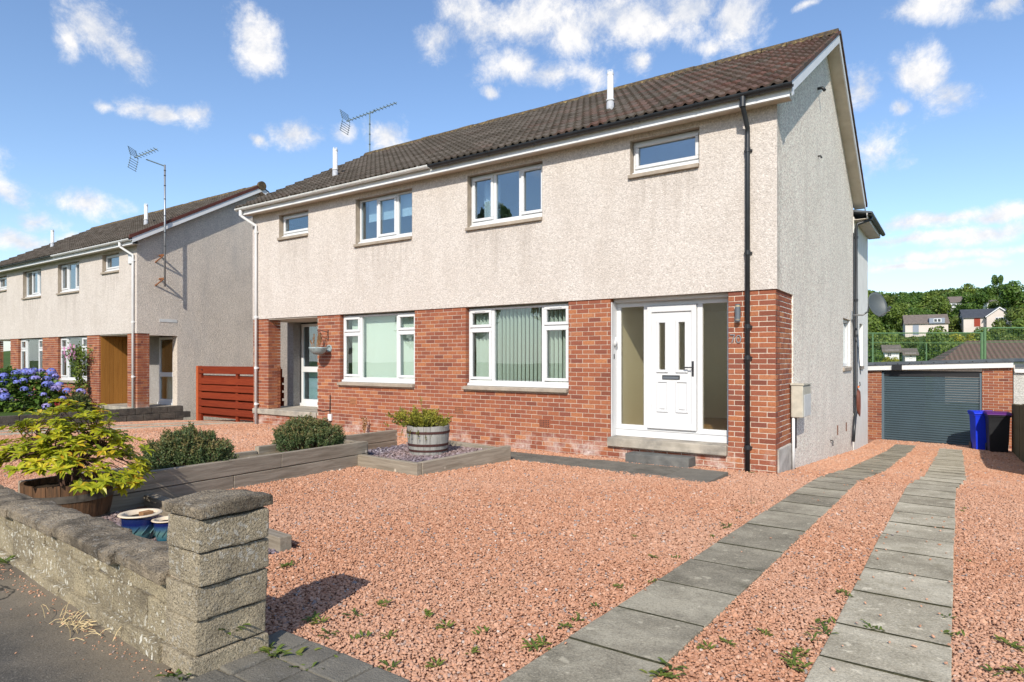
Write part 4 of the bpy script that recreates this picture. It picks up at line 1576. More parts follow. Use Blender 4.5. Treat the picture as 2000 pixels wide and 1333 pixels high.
hd.build('handle', 'black_metal', door, bevel=.003)
# doorstep slab and lower step
inst('doorstep', rough_block('doorstep', 1.90, .32, .145, 'concrete_step', .006, 5, .015, 4), HA, T(-2.56, -.075, .198))
inst('lower_step', rough_block('lower_step', 1.0, .31, .17, 'concrete_dark', .005, 4, .010, 6), HA, T(-2.13, -.32, -.02))
# house number 70
num = MB()
def ring(cx, cz, rx, rz, t):
    n = 14
    for i in range(n):
        a, b = 2 * PI * i / n, 2 * PI * (i + 1) / n
        num.beam((cx + rx * math.cos(a), -.012, cz + rz * math.sin(a)), (cx + rx * math.cos(b), -.012, cz + rz * math.sin(b)), .012, t, (0, 1, 0))
ring(-.505, 1.885, .032, .052, .010)
num.beam((-.625, -.012, 1.948), (-.558, -.012, 1.948), .012, .012, (0, 1, 0))
num.beam((-.560, -.012, 1.945), (-.600, -.012, 1.835), .012, .012, (0, 1, 0))
num.build('house_number', 'metal_grey', HA)
# air bricks and small fittings
for ax, az in ((-3.78, .42), (-5.68, .56), (-8.63, .62)):
    v = box('air_brick', 'brick', HA, ax - .11, ax + .11, -.007, .02, az, az + .14, .003)
    m = MB()
    for i in range(6):
        for j in range(4):
            m.box(ax - .095 + .033 * i, ax - .08 + .033 * i, -.0085, -.0065, az + .014 + .031 * j, az + .033 + .031 * j)
    m.build('vent_slot', 'dark_recess', v)
pb = box('junction_box', 'white_pvc', HA, -9.41, -9.30, -.05, -.002, .23, .38, .006)
MB().tube([(-9.36, -.02, .80), (-9.36, -.018, .75), (-9.37, -.018, .42), (-9.37, -.018, .02)], .010, 6).build('cable', 'black_metal', pb)
MB().tube([(-9.80, -.012, .45), (-9.60, -.012, .43), (-9.39, -.012, .46)], .008, 6).build('cable', 'black_metal', pb)
# gable fittings: side window, meter, overflow pipes, rear wing
sw = MB()
for a, b, c, d in ((6.2, 6.26, 1.43, 2.49), (7.29, 7.35, 1.43, 2.49), (6.26, 7.29, 2.43, 2.49), (6.26, 7.29, 1.43, 1.50)):
    sw.box(-.10, -.04, a, b, c, d)
sw = sw.build('side_window', 'white_upvc', HA, bevel=.004)
box('pane', 'glass', sw, -.08, -.074, 6.25, 7.3, 1.49, 2.44)
box('sill', 'sill_stone', sw, -.03, .055, 6.15, 7.4, 1.335, 1.41, .006)
box('reveal', 'white_board', sw, -.035, .016, 7.32, 7.345, 1.43, 2.49)
mt = empty('meter_box', (.02, .86, .66), 0, parent=HA)
rb = MB().box(0, .17, 0, .62, .06, .545)
rb.build('cabinet', 'meter_plastic', mt, bevel=.012)
box('cabinet_door', 'meter_plastic_light', mt, .171, .178, .05, .58, .07, .40, .004)
MB().prism([(-.01, .546), (.63, .546), (.63, .556), (-.01, .575)], -.004, .185).build('lid', 'meter_plastic', mt)
MB().tube([(.03, .04, .06), (.03, .04, -.78)], .022, 10).build('service_pipe', 'white_pvc', mt, smooth=True)
box('service_duct', 'black_metal', mt, .002, .04, .10, .24, -.42, .05, .005)
MB().tube([(.0, 3.1, 6.42), (.1, 3.1, 6.42), (.14, 3.1, 6.36)], .028, 8).build('overflow_pipe', 'black_pvc', HA, smooth=True)
MB().tube([(.0, 3.15, 5.23), (.06, 3.15, 5.23), (.08, 3.15, 5.19)], .016, 8).build('overflow_pipe', 'black_pvc', HA, smooth=True)
for ay, az in ((5.35, .02), (6.6, -.02)):
    box('wall_vent', 'rust', HA, .0205, .026, ay, ay + .12, az, az + .2)
MB().tube([(.02, 4.5, .0), (.05, 4.5, .0), (.05, 4.62, -.02), (.05, 4.6, -.12)], .01, 6).build('overflow_pipe', 'black_metal', HA, smooth=True)
# rear wing
wg = MB()
wall_with_holes(wg, HD + .003, 10.75, -1.2, 5.0, [(8.95, 9.6, 1.42, 2.5)], lambda a, b, c, d: wg.box(-.25, .03, a, b, c, d))
wg.box(-3.6, -.25, 10.5, 10.75, -1.2, 5.0)
rw = wg.build('rear_wing', 'painted_wall', HA)
box('side_window', 'white_upvc', HA, -.12, -.06, 8.951, 9.599, 1.421, 2.499)
box('wing_sill', 'sill_stone', HA, -.02, .06, 8.9, 9.65, 1.34, 1.415)
MB().prism([(-3.6, 6.0), (.42, 5.08), (.42, 5.04), (-3.6, 5.9)], HD + .02, 10.95, 'y').build('wing_roof', 'roof_felt', HA)
box('wing_fascia', 'white_board', HA, .30, .32, HD + .02, 10.92, 4.93, 5.06)
box('wing_soffit', 'soffit_board', HA, .032, .299, HD + .02, 10.92, 4.92, 4.932)
gmb = MB()
A = [PI + PI * k / 8 for k in range(9)]
gmb.prism([(.38 + .056 * math.cos(a), 5.04 + .056 * math.sin(a)) for a in A] + [(.38 + .048 * math.cos(a), 5.04 + .048 * math.sin(a)) for a in A[::-1]], HD - .1, 11.0, 'y')
gmb.build('wing_gutter', 'black_pvc', HA)
dp = MB().tube([(.38, HD + .25, 5.0), (.36, HD + .2, 4.92), (.10, HD + .05, 4.82), (.075, HD + .05, 4.7), (.075, HD + .05, .35), (.075, HD - .2, .15), (.075, HD - .45, -.32)], .036, 10)
dp = dp.build('downpipe', 'black_pvc', HA, smooth=True)
for z in (4.5, 3.0, 2.15, .7):
    MB().tube([(.075, HD + .05, z - .03), (.075, HD + .05, z + .03)], .044, 10).build('pipe_bracket', 'black_pvc', dp)
MB().tube([(.032, HD - .05, 4.6), (.032, HD - .05, .3)], .012, 6).build('cable', 'black_metal', dp)

# ------------------------------------------------------------------ neighbouring block on the left
NX, NY, NZ = -17.64, -.22, -.22
HB = build_house('semi_detached_house', (NX, NY, NZ), 'roughcast neighbouring block with oak clad porch and white gutter behind hydrangeas', False)
front_windows(HB, False)
porch_open(HB, 0, -2.438, 1, True)
porch_open(HB, -HW, -HW + 2.438, -1)
al = box('alarm_box', 'white_pvc', HB, -.42, -.24, -.07, -.023, 4.62, 4.90, .012)
box('vent_plate', 'meter_plastic_light', HB, .0205, .03, .62, 1.15, 2.93, 3.02, .003)


def yagi(root, boom_a, boom_b, up, n, el, mat='aerial_metal', refl=True):
    a, b = Vector(boom_a), Vector(boom_b)
    d = (b - a).normalized()
    side = d.cross(Vector((0, 0, 1))).normalized()
    MB().beam(a, b, .022, .022).build('boom', mat, root)
    for i in range(n):
        p = a.lerp(b, (i + .5) / n)
        MB().tube([p - side * el, p + side * el], .009, 5).build('element', mat, root)
    if refl:
        for s in (1, -1):
            r = MB()
            u = Vector((0, 0, s)) * .30 - d * .08
            for k in range(5):
                p = a + u * (.2 + .2 * k)
                r.tube([p - side * .25, p + side * .25], .008, 5)
            for q in (-.2, .2):
                r.tube([a + side * q, a + side * q + u], .008, 5)
            r.build('reflector', mat, root)


# aerial on the neighbour's gable
ax, ay = NX + .34, .40
ar = empty('television_aerial', (ax, ay, 3.75), label='tall mast with tv aerial bolted to the neighbouring gable by rusty brackets', cat='aerial')
MB().tube([(0, 0, 0), (0, 0, 3.62)], .026, 10).build('mast', 'metal_grey', ar, smooth=True)
MB().tube([(0, 0, 3.58), (-.25, -.42, 3.72)], .018, 8).build('arm', 'aerial_metal', ar)
yagi(ar, (-.45, -.65, 3.74), (.05, -.25, 4.02), None, 8, .16)
for z in (.15, .85):
    MB().beam((-.33, 0, z + .1), (0, 0, z + .1), .04, .04).build('bracket', 'rust', ar)
    MB().beam((-.33, -.12, z - .12), (-.02, 0, z + .1), .03, .03).build('bracket', 'rust', ar)
for z in (1.2, 1.6, 2.1, 2.6, 3.0, 3.3, 3.45):
    MB().tube([(0, 0, z - .012), (0, 0, z + .012)], .032, 8).build('clip', 'black_metal', ar)
# aerial on the far end of our ridge
ar = empty('television_aerial', (-12.35, 3.92, 7.5), label='thin mast with long tv aerial above the ridge of the number 70 block', cat='aerial')
MB().tube([(0, 0, -.6), (0, 0, 1.42)], .02, 8).build('mast', 'aerial_metal', ar)
yagi(ar, (-.78, -.22, 1.28), (.82, .30, 1.66), None, 15, .10)
MB().tube([(-.1, -.03, 1.42), (.1, .05, 1.45), (.16, .06, 1.53)], .012, 6).build('brace', 'aerial_metal', ar)
for z in (.2, .5, .8, 1.1):
    MB().tube([(0, 0, z - .012), (0, 0, z + .012)], .027, 8).build('clip', 'black_metal', ar)

# ------------------------------------------------------------------ garage at the end of the drive
GA, GB = Vector((-.30, 13.25)), Vector((3.28, 12.42))
gd = (GB - GA)
GL = gd.length
grot = math.atan2(gd.y, gd.x)
GZ = -1.08
Mg = T(GA.x, GA.y, GZ, grot)
gar = empty('garage', (GA.x, GA.y, GZ), grot, 'red brick garage with dark grey roller door and white fascia', 'garage')
d0, d1 = .46, 3.0
gtop = 2.30
mb = MB()
wall_with_holes(mb, .006, GL - .006, -.1, gtop + .15, [(d0, d1, -.2, 2.33)], lambda a, b, c, d: mb.box(a, b, .008, .22, c, d))
mb.box(.0, .22, .23, 5.2, -.1, gtop)
mb.box(GL - .22, GL, .23, 5.2, -.1, gtop)
gw = mb.build('brick_wall', 'mortar', gar)
its = []
for a, L, z in brick_rows(0, GL, gtop + .14, -.05, [(d0, d1, -.3, 2.4)], .0):
    its.append((T(a, 0, z), L, 1))
for a, L, z in brick_rows(.1, .22, gtop, 0, []):
    its.append((T(d0, a, z) @ RZ90, L, 2))
bricks_to(gw, its, 400)
sh = empty('roller_door', (0, 0, 0), parent=gar)
n = 31
zb, zt = .04, 2.16
me = MB().prism([(.0, 0), (-.012, .012), (-.014, .035), (-.010, .055), (0, .064), (.012, .064), (.012, 0)], d0 + .06, d1 - .06).mesh('door_slat', 'garage_door')
for i in range(n):
    inst('door_slat', me, sh, Matrix.Translation((0, .09, zb + .067 + (zt - zb) * i / n)))
box('bottom_rail', 'garage_door', sh, d0 + .06, d1 - .06, .075, .105, -.02, .10, .004)
box('roller_housing', 'black_metal', sh, d0 + .02, d1 - .02, .06, .22, 2.16, 2.36)
box('door_rail', 'garage_frame', sh, d0 + .0, d0 + .062, .03, .10, -.02, 2.28, .004)
box('door_rail', 'garage_frame', sh, d1 - .062, d1, .03, .10, -.02, 2.28, .004)


def tilted(nm, mat, x0, x1, y0, y1, za, zb2, h, par=gar):
    return MB().add([(x0, y0, za), (x1, y0, zb2), (x1, y1, zb2), (x0, y1, za), (x0, y0, za + h), (x1, y0, zb2 + h), (x1, y1, zb2 + h), (x0, y1, za + h)],
                    [(0, 3, 2, 1), (4, 5, 6, 7), (0, 1, 5, 4), (1, 2, 6, 5), (2, 3, 7, 6), (3, 0, 4, 7)]).build(nm, mat, par, bevel=.004)


tilted('fascia', 'fascia_cream', -.6, GL + .03, -.10, -.06, 2.30, 2.445, .155)
tilted('roof_edge', 'roof_felt', -.6, GL + .06, -.14, 5.3, 2.458, 2.603, .09)
for i in range(12):
    x = -.3 + i * .31
    tilted('edge_clip', 'black_metal', x, x + .03, -.145, -.139, 2.49 + .036 * x, 2.49 + .036 * x, .03)
ml = box('door_light', 'black_metal', gar, .80, 1.06, -.16, -.101, 2.34, 2.50, .006)
# next garage
g2 = empty('neighbour_garage', (GB.x, GB.y, GZ), grot, 'pale roughcast garage with white door beside the brick garage', 'garage')
g2r = MB().box(.02, .52, .02, .25, -.1, 2.34)
g2r.box(.02, .25, .26, 5, -.1, 2.34)
g2r.build('wall', 'harl_garage', g2)
box('fascia', 'fascia_cream', g2, .06, 4.0, -.06, .0, 2.31, 2.44, .004)
box('roof_edge', 'roof_felt', g2, .07, 4.0, -.10, 5.2, 2.445, 2.52)
m = MB()
for i in range(28):
    m = MB().prism([(.1, .02 + i * .075), (.085, .055 + i * .075), (.085, .07 + i * .075), (.1, .09 + i * .075)], .58, 3.0)
    m.build('door_slat', 'white_upvc', g2)
box('door_post', 'white_board', g2, .521, .585, .0, .12, -.1, 2.30)
box('door_head', 'white_board', g2, .586, 3.0, .0, .12, 2.12, 2.30)


# ------------------------------------------------------------------ wheelie bins
def bin_(loc, rz, body, lid, label):
    r = empty('wheelie_bin', loc, rz, label, 'bin', 'wheelie bins beside the garage')
    r.scale = (.94, .94, .97)
    mb = MB()
    def ringp(wd, dp, z, yo=0):
        return [(-wd / 2, -dp / 2 + yo, z), (wd / 2, -dp / 2 + yo, z), (wd / 2, dp / 2 + yo, z), (-wd / 2, dp / 2 + yo, z)]
    lv = [ringp(.40, .42, .02), ringp(.43, .47, .35), ringp(.455, .52, .80), ringp(.47, .55, .93), ringp(.52, .58, .935), ringp(.52, .58, .975)]
    vs = [p for l in lv for p in l]
    fs = [(4 * i + k, 4 * i + (k + 1) % 4, 4 * i + 4 + (k + 1) % 4, 4 * i + 4 + k) for i in range(len(lv) - 1) for k in range(4)] + [(3, 2, 1, 0), (20, 21, 22, 23)]
    mb.add(vs, fs)
    mb.build('body', body, r, bevel=.014)
    l = MB().prism([(-.32, .978), (-.32, 1.0), (-.22, 1.045), (.12, 1.06), (.30, 1.04), (.33, .978)], -.27, .27)
    l = l.build('lid', lid, r, bevel=.012)
    MB().tube([(-.2, .37, 1.0), (.2, .37, 1.0)], .018, 8).build('handle', body, r)
    for x in (-.2, .2):
        MB().beam((x, .28, .99), (x, .37, 1.0), .03, .03).build('handle_arm', body, r)
        MB().tube([(x - .025, .24, .10), (x + .025, .24, .10)], .10, 18).build('wheel', 'black_metal', r)
    return r


bin_((2.60, 11.55, G(2.60, 11.55)), .25, 'bin_blue', 'bin_blue', 'bright blue wheelie bin in front of the roller door')
bin_((2.90, 11.02, G(2.90, 11.02)), .12, 'bin_black', 'bin_purple', 'black wheelie bin with purple lid by the timber fence')

# ------------------------------------------------------------------ timber fence on the right of the drive
fr_ = empty('board_fence', (3.21, 3.2, 0), 0, 'weathered upright board fence along the right side of the drive', 'fence')
bm_ = MB().prism([(0, 0), (.098, 0), (.098, 1.30), (.085, 1.325), (.013, 1.325), (0, 1.30)], 0, .018).mesh('board', 'fence_board')
nb = 78
for i in range(nb):
    y = .105 * i
    z = G(3.4, 3.2 + y)
    inst('board', bm_, fr_, T(random.uniform(-.004, .004), y, z - .1 + random.uniform(-.012, .012), random.uniform(-.02, .02)))
for k in (.2, .95):
    for i in range(4):
        ya, yb_ = 2.05 * i, 2.05 * (i + 1) - .01
        MB().beam((.045, ya, G(3.4, 3.2 + ya) + k), (.045, yb_, G(3.4, 3.2 + yb_) + k), .04, .08).build('rail', 'fence_board', fr_)

# ------------------------------------------------------------------ things fixed to the house
lm = empty('wall_lamp', (-.50, 0, 2.135), label='grey cylindrical up and down light on the brick pier by the door', cat='lamp')
MB().tube([(0, -.075, .03), (0, -.075, .21)], .036, 18).build('body', 'lamp_grey', lm, smooth=False)
for z0, z1, mt_ in ((.0, .025, 'lamp_grey'), (.025, .03, 'lamp_glass'), (.21, .225, 'lamp_glass'), (.225, .245, 'lamp_grey')):
    MB().tube([(0, -.075, z0), (0, -.075, z1)], .037 if mt_ == 'lamp_grey' else .034, 18).build('cap' if mt_ == 'lamp_grey' else 'diffuser', mt_, lm)
MB().box(-.025, .025, -.05, -.001, .06, .18).build('bracket', 'lamp_grey', lm, bevel=.004)

ds = empty('satellite_dish', (.05, 7.45, 2.62), label='dark grey satellite dish on the gable beside the downpipe', cat='satellite dish')
MB().box(-.03, .0, -.06, .06, -.1, .1).build('wall_plate', 'metal_grey', ds)
MB().tube([(0, 0, 0), (.22, .0, .0), (.32, .02, .08), (.34, .02, .26)], .02, 8).build('arm', 'metal_grey', ds, smooth=True)
nrm = Vector((.64, -.62, .28)).normalized()
ux = Vector((0, 0, 1)).cross(nrm).normalized()
uy = nrm.cross(ux)
vs, fs = [], []
cen = Vector((.47, -.03, .20))
for side in (0, 1):
    for i in range(7):
        for k in range(24):
            r = i / 6
            a = 2 * PI * k / 24
            vs.append(cen + (ux * .24 * math.cos(a) + uy * .30 * math.sin(a)) * r + nrm * (.085 * r * r - .012 * side))
for side in (0, 1):
    b = side * 7 * 24
    fs += [(b + i * 24 + k, b + i * 24 + (k + 1) % 24, b + (i + 1) * 24 + (k + 1) % 24, b + (i + 1) * 24 + k) for i in range(6) for k in range(24)]
fs += [(6 * 24 + k, 6 * 24 + (k + 1) % 24, 13 * 24 + (k + 1) % 24, 13 * 24 + k) for k in range(24)]
MB().add(vs, fs).build('reflector', 'dish_grey', ds, smooth=True)
MB().tube([cen - uy * .28 + nrm * .02, cen - uy * .26 + nrm * .36], .012, 6).build('feed_arm', 'metal_grey', ds)
MB().tube([cen - uy * .24 + nrm * .33, cen - uy * .19 + nrm * .40], .03, 10).build('feed_horn', 'dish_grey', ds)
MB().tube([(0, .0, -.1), (.02, .25, -.5), (.05, .6, -.75), (.04, 1.2, -1.4)], .008, 6).build('cable', 'black_metal', ds)

hz_ = empty('garden_hose', (.1, HD + .1, .25), label='coiled red brown cable hanging on the downpipe at the rear', cat='hose')
for k in range(5):
    pts = [(0.02 * k * .5, .12 * math.sin(2 * PI * j / 16) + .02 * k, .30 * math.cos(2 * PI * j / 16) + .35 - .02 * k) for j in range(17)]
    MB().tube(pts, .008, 6).build('loop', 'red_cable', hz_, smooth=True)
MB().tube([(0, .05, .66), (.05, .05, .72), (.04, .05, .80)], .012, 6).build('hook', 'black_metal', hz_)
MB().mbox(Matrix.Translation((.02, .03, .68)), .03, .05, .05).build('plug', 'orange_reel', hz_)

hb = empty('hanging_basket', (-9.44, -.28, 1.69), label='grey hanging basket with dead stems by the left porch', cat='basket')
pr = [(.03, .0), (.10, .02), (.16, .07), (.19, .13), (.205, .15), (.20, .165), (.17, .15), (.10, .12), (.0, .12)]
MB().lathe(pr, 18).build('bowl', 'basket_grey', hb, smooth=True)
MB().lathe([(.0, .125), (.17, .135)], 18).build('soil', 'soil', hb)
for k in range(3):
    a = 2 * PI * k / 3 + .4
    MB().tube([(.19 * math.cos(a), .19 * math.sin(a), .16), (0.0, 0.0, .52)], .004, 4).build('chain', 'black_metal', hb)
MB().tube([(0, .27, .50), (0, 0, .55), (0, -.02, .52)], .008, 6).build('bracket', 'black_metal', hb)
MB().tube([(0, .27, .32), (0, .27, .56)], .009, 6).build('bracket', 'black_metal', hb)
MB().tube([(0, .27, .34), (0, .12, .40), (0, .03, .52)], .006, 6).build('bracket', 'black_metal', hb)
r_ = random.Random(4)
for k in range(9):
    a = r_.uniform(0, 6.28)
    p = Vector((.09 * math.cos(a) - .06, .09 * math.sin(a), .13))
    q = p + Vector((r_.uniform(-.10, .06), r_.uniform(-.06, .06), r_.uniform(.15, .36)))
    MB().tube([p, p.lerp(q, .5) + Vector((r_.uniform(-.02, .02), 0, .02)), q], [.006, .005, .003], 5).build('dead_stem', 'dry_stem', hb)
    for j in range(5):
        t_ = p.lerp(q, .5 + .1 * j)
        MB().add([t_, t_ + Vector((.03, .01, .02)), t_ + Vector((.02, -.02, .045)), t_ + Vector((-.015, .0, .03))], [(0, 1, 2, 3)]).build('dead_leaf', 'dry_stem', hb)
wp = empty('wall_plaque', (-9.40, -.004, 1.83), label='round grey wall ornament behind the hanging basket', cat='ornament')
MB().lathe([(.0, .0), (.055, .0), (.055, .015), (.075, .025), (.085, .012), (.085, 0)], 20).build('disc', 'basket_grey', wp, smooth=True)
wp.rotation_euler = (PI / 2, 0, 0)

# ------------------------------------------------------------------ red slatted fence at the side drive
timber('red_board_light', (.42, .09, .03), (.5, .12, .04), False, 2)
rf = empty('slatted_fence', (-16.35, .86, 0), 0, 'red brown horizontal board fence beside the left pier of the block', 'fence')
FL = 4.0
z0f = -.16
bz = [1.335, 1.135, .93, .715, .49, .275]
for i, z in enumerate(bz):
    MB().box(.1, FL, -.022, 0, z0f + z - (.10 if i else .0), z0f + z + (.075 if i else .215)).build('board', 'red_board', rf, bevel=.004)
    MB().box(.12, FL, .075, .095, z0f + z - .2, z0f + z - .05).build('back_board', 'red_board', rf, bevel=.004)
for x in (.16, 2.0, FL - .1):
    MB().box(x - .05, x + .05, .002, .073, z0f - .1, z0f + 1.5).build('post', 'red_board', rf)
MB().box(.0, .098, -.04, .1, z0f - .1, z0f + 1.555).build('end_post', 'red_board_light', rf, bevel=.004)
MB().tube([(.30, -.03, z0f + 1.46), (.34, -.06, z0f + 1.44)], .014, 6).build('latch', 'black_metal', rf)

# ------------------------------------------------------------------ low wall round the neighbour's lawn
lw = empty('garden_wall', (-17.0, .7, 0), 0, 'low dark block wall edging the neighbouring lawn and porch', 'wall')
cache = [rough_block('block', .2, .44, .175, 'low_wall_block', .006, 3, .012, k) for k in range(4)]
for row in range(3):
    for i in range(21):
        y = -.45 * (i + 1) + (.22 if row % 2 else 0)
        inst('block', cache[(i + row) % 4], lw, T(0 if row < 2 else -.01, y, -.32 + .18 * row + max(0, -y - 4.5) * .03))

# ------------------------------------------------------------------ front garden wall and gate pillar
WROT = -.068
fw_ = empty('garden_wall', (-.74, -8.008, .25), WROT, 'lichen spotted stone block wall with rough coping along the pavement', 'wall')
rr = random.Random(21)


def rock_cap(name, sx, sy, sz, mat, seed, amp=.022, cuts=9):
    bm = bmesh.new()
    bmesh.ops.create_cube(bm, size=1)
    for v in bm.verts:
        v.co = Vector(((v.co.x + .5) * sx, (v.co.y + .5) * sy, (v.co.z + .5) * sz))
    bmesh.ops.bevel(bm, geom=bm.edges[:], offset=sz * .13, segments=2, affect='EDGES', profile=.6)
    bmesh.ops.subdivide_edges(bm, edges=[e for e in bm.edges if e.calc_length() > .05], cuts=cuts, use_grid_fill=True)
    bm.normal_update()
    o = Vector((seed * 5.1, seed * 2.7, seed))
    for v in bm.verts:
        n = mnoise.noise(v.co * 7 + o) + .7 * mnoise.noise(v.co * 19 + o) + .45 * mnoise.noise(v.co * 45 + o)
        k = 1.0 if v.co.z > sz * .4 else .35
        v.co += v.normal * n * amp * k
        # the top falls away to both long sides
        if v.co.z > sz * .5:
            q = abs(v.co.y / sy - .5) * 2
            v.co.z -= q ** 2 * sz * .28
    me = bpy.data.meshes.new(name)
    bmesh.ops.recalc_face_normals(bm, faces=bm.faces[:])
    bm.to_mesh(me)
    bm.free()
    me.materials.append(MATS[mat])
    return me


def drop(x):
    return -.028 * x * .6


for row, (za, zb_, wd, off) in enumerate([(.0, .112, .235, 0.0), (.115, .272, .20, .2), (.275, .366, .19, .0)]):
    x = 0.0
    k = 0
    while x > -4.6:
        L = rr.uniform(.36, .46) if k else .40 - off
        me = rough_block('block', L - .010, wd, zb_ - za, 'wall_block', .006, 6, .007, k + row * 7)
        inst('block', me, fw_, T(x - L, (.2 - wd) / 1.0 + rr.uniform(-.004, .004) - .0, za + .026 * x, rr.uniform(-.006, .006)))
        x -= L
        k += 1
MB().box(-4.6, -.004, .02, .17, -.05, .31).build('mortar_core', 'mortar_dark', fw_) if 'mortar_dark' in MATS else None
x, k = .01, 0
while x > -4.6:
    L = rr.uniform(.40, .55)
    inst('coping_stone', rock_cap('coping_stone', L - .016, .245 + rr.uniform(-.015, .015), .074 + rr.uniform(-.007, .006), 'coping', k + 1, .011), fw_, T(x - L, -.035 + rr.uniform(-.012, .012), .368 + .026 * x, rr.uniform(-.012, .012)))
    x -= L
    k += 1

pl = empty('gate_pillar', (-.76, -8.012, .25), -.03, 'square stone gate pillar with overhanging rough cap at the drive entrance', 'pillar')
zs = [.0, .12, .267, .41, .55, .688]
for i, (a, b) in enumerate(zip(zs[:-1], zs[1:])):
    g_ = .012 if i == 0 else 0
    me = rough_block('block', .255 + 2 * g_, .325 + 2 * g_, b - a - .008, 'pillar_block', .007, 8, .008, 30 + i)
    inst('block', me, pl, T(-g_ + .06 * (a + b) / 2 + rr.uniform(-.003, .003), -g_ + rr.uniform(-.004, .004), a, rr.uniform(-.02, .02)))
MB().box(.02, .24, .02, .30, .0, .69).build('mortar_core', 'mortar', pl)
inst('cap_stone', rock_cap('cap_stone', .285, .345, .06, 'coping', 77, .013, 7), pl, T(.026, -.012, .690, .05))


# ------------------------------------------------------------------ leaf helpers
def leaf_quads(mb, rn, p, d, n, L, w_, rnd, bend=.25):
    """a pointed leaf of two quads and two tips from p along d, face normal n"""
    d = d.normalized()
    s = d.cross(n)
    if s.length < 1e-4:
        s = d.cross(Vector((0, 0, 1)))
        if s.length < 1e-4:
            s = Vector((1, 0, 0))
    s.normalize()
    u = s.cross(d)
    b = len(mb.v)
    q = p + d * L
    mb.v += [tuple(p), tuple(p + d * L * .35 + s * w_ * .5), tuple(p + d * L * .75 + s * w_ * .38 - u * L * bend * .3), tuple(q - u * L * bend),
             tuple(p + d * L * .75 - s * w_ * .38 - u * L * bend * .3), tuple(p + d * L * .35 - s * w_ * .5), tuple(p + d * L * .4 - u * w_ * .12)]
    mb.f += [(b, b + 1, b + 6), (b + 1, b + 2, b + 6), (b + 2, b + 3, b + 6), (b + 3, b + 4, b + 6), (b + 4, b + 5, b + 6), (b + 5, b, b + 6)]
    rn += [rnd] * 6


def rvec(r):
    while True:
        v = Vector((r.uniform(-1, 1), r.uniform(-1, 1), r.uniform(-1, 1)))
        if .05 < v.length < 1:
            return v.normalized()


def small_leaf(mb, rn, p, d, L, w_, rnd, r):
    d = d.normalized()
    s = d.cross(rvec(r))
    if s.length < 1e-3:
        return
    s.normalize()
    b = len(mb.v)
    mb.v += [tuple(p), tuple(p + d * L * .5 + s * w_ * .5), tuple(p + d * L), tuple(p + d * L * .5 - s * w_ * .5)]
    mb.f.append((b, b + 1, b + 2, b + 3))
    rn.append(rnd)


# ------------------------------------------------------------------ barrel planters
def barrel(name, loc, R, h, staves, mat, hoops, hoop_mat, label, rot=0):
    root = empty(name, loc, rot, label, 'planter')
    def rad(z):
        return R * (.86 + .14 * (1 - (1 - min(z / h, 1) * .95) ** 2))
    for i in range(staves):
        a0, a1 = 2 * PI * i / staves + .006, 2 * PI * (i + 1) / staves - .006
        mb = MB()
        zs_ = [0, h * .3, h * .65, h + rr.uniform(-.006, .006)]
        vs = []
        for z in zs_:
            for r_2 in (rad(z), rad(z) - .028):
                for a in (a0, (a0 + a1) / 2, a1):
                    vs.append((r_2 * math.cos(a), r_2 * math.sin(a), z))
        fs = []
        for k in range(3):
            b = k * 6
            for j in (0, 1):
                fs += [(b + j, b + j + 1, b + 6 + j + 1, b + 6 + j), (b + 3 + j + 1, b + 3 + j, b + 9 + j, b + 9 + j + 1)]
            fs += [(b, b + 6, b + 9, b + 3), (b + 2, b + 5, b + 11, b + 8)]
        b = 18
        fs += [(b, b + 1, b + 4, b + 3), (b + 1, b + 2, b + 5, b + 4), (0, 3, 4, 1), (1, 4, 5, 2)]
        mb.add(vs, fs).build('stave', mat, root)
    for z, hh in hoops:
        MB().lathe([(rad(z) + .001, z), (rad(z) + .006, z), (rad(z + hh) + .006, z + hh), (rad(z + hh) + .001, z + hh)], 40).build('hoop', hoop_mat, root)
    MB().lathe([(0.0, h - .05), (R - .03, h - .06)], 24).build('soil', 'soil', root)
    return root


BX, BY = -4.36, -2.33
barrel('barrel_planter', (BX, BY, .20), .315, .42, 20, 'barrel_grey', [(.055, .03), (.135, .035), (.315, .035)], 'hoop_rust', 'silver grey half barrel with rusty hoops in the square sleeper bed', .2)
R1X, R1Y = -4.32, -7.03
barrel('barrel_planter', (R1X, R1Y, .18), .345, .36, 20, 'barrel_brown', [(.03, .03), (.215, .06)], 'hoop_dark', 'dark brown half barrel holding the yellow green shrub behind the wall', .1)

# ------------------------------------------------------------------ sleeper edgings
SL = .027


def sleepers(name, pieces, label, mat='sleeper', tilt=False):
    root = empty(name, (0, 0, 0), 0, label, 'planter edging')
    for i, (a, b, z0, z1, th) in enumerate(pieces):
        a, b = Vector(a), Vector(b)
        L = (b - a).length
        me = rough_block('sleeper', th, L - .004, z1 - z0 - .004, mat, .0025, 4, .008, 40 + i)
        ang = math.atan2(b.y - a.y, b.x - a.x) - PI / 2
        rise = (SL * (LP0.y - a.y), SL * (LP0.y - b.y)) if tilt else (0, 0)
        inst('sleeper', me, root, T(a.x, a.y, z0 + rise[0], ang) @ Matrix.Rotation(math.atan2(rise[1] - rise[0], L), 4, 'X'))
    return root


def lerp2(t, off=0.0):
    p = LP0.lerp(LP1, t)
    d = (LP1 - LP0).normalized()
    nrm = Vector((d.y, -d.x))        # towards -x
    if nrm.x > 0:
        nrm = -nrm
    return (p + nrm * off)


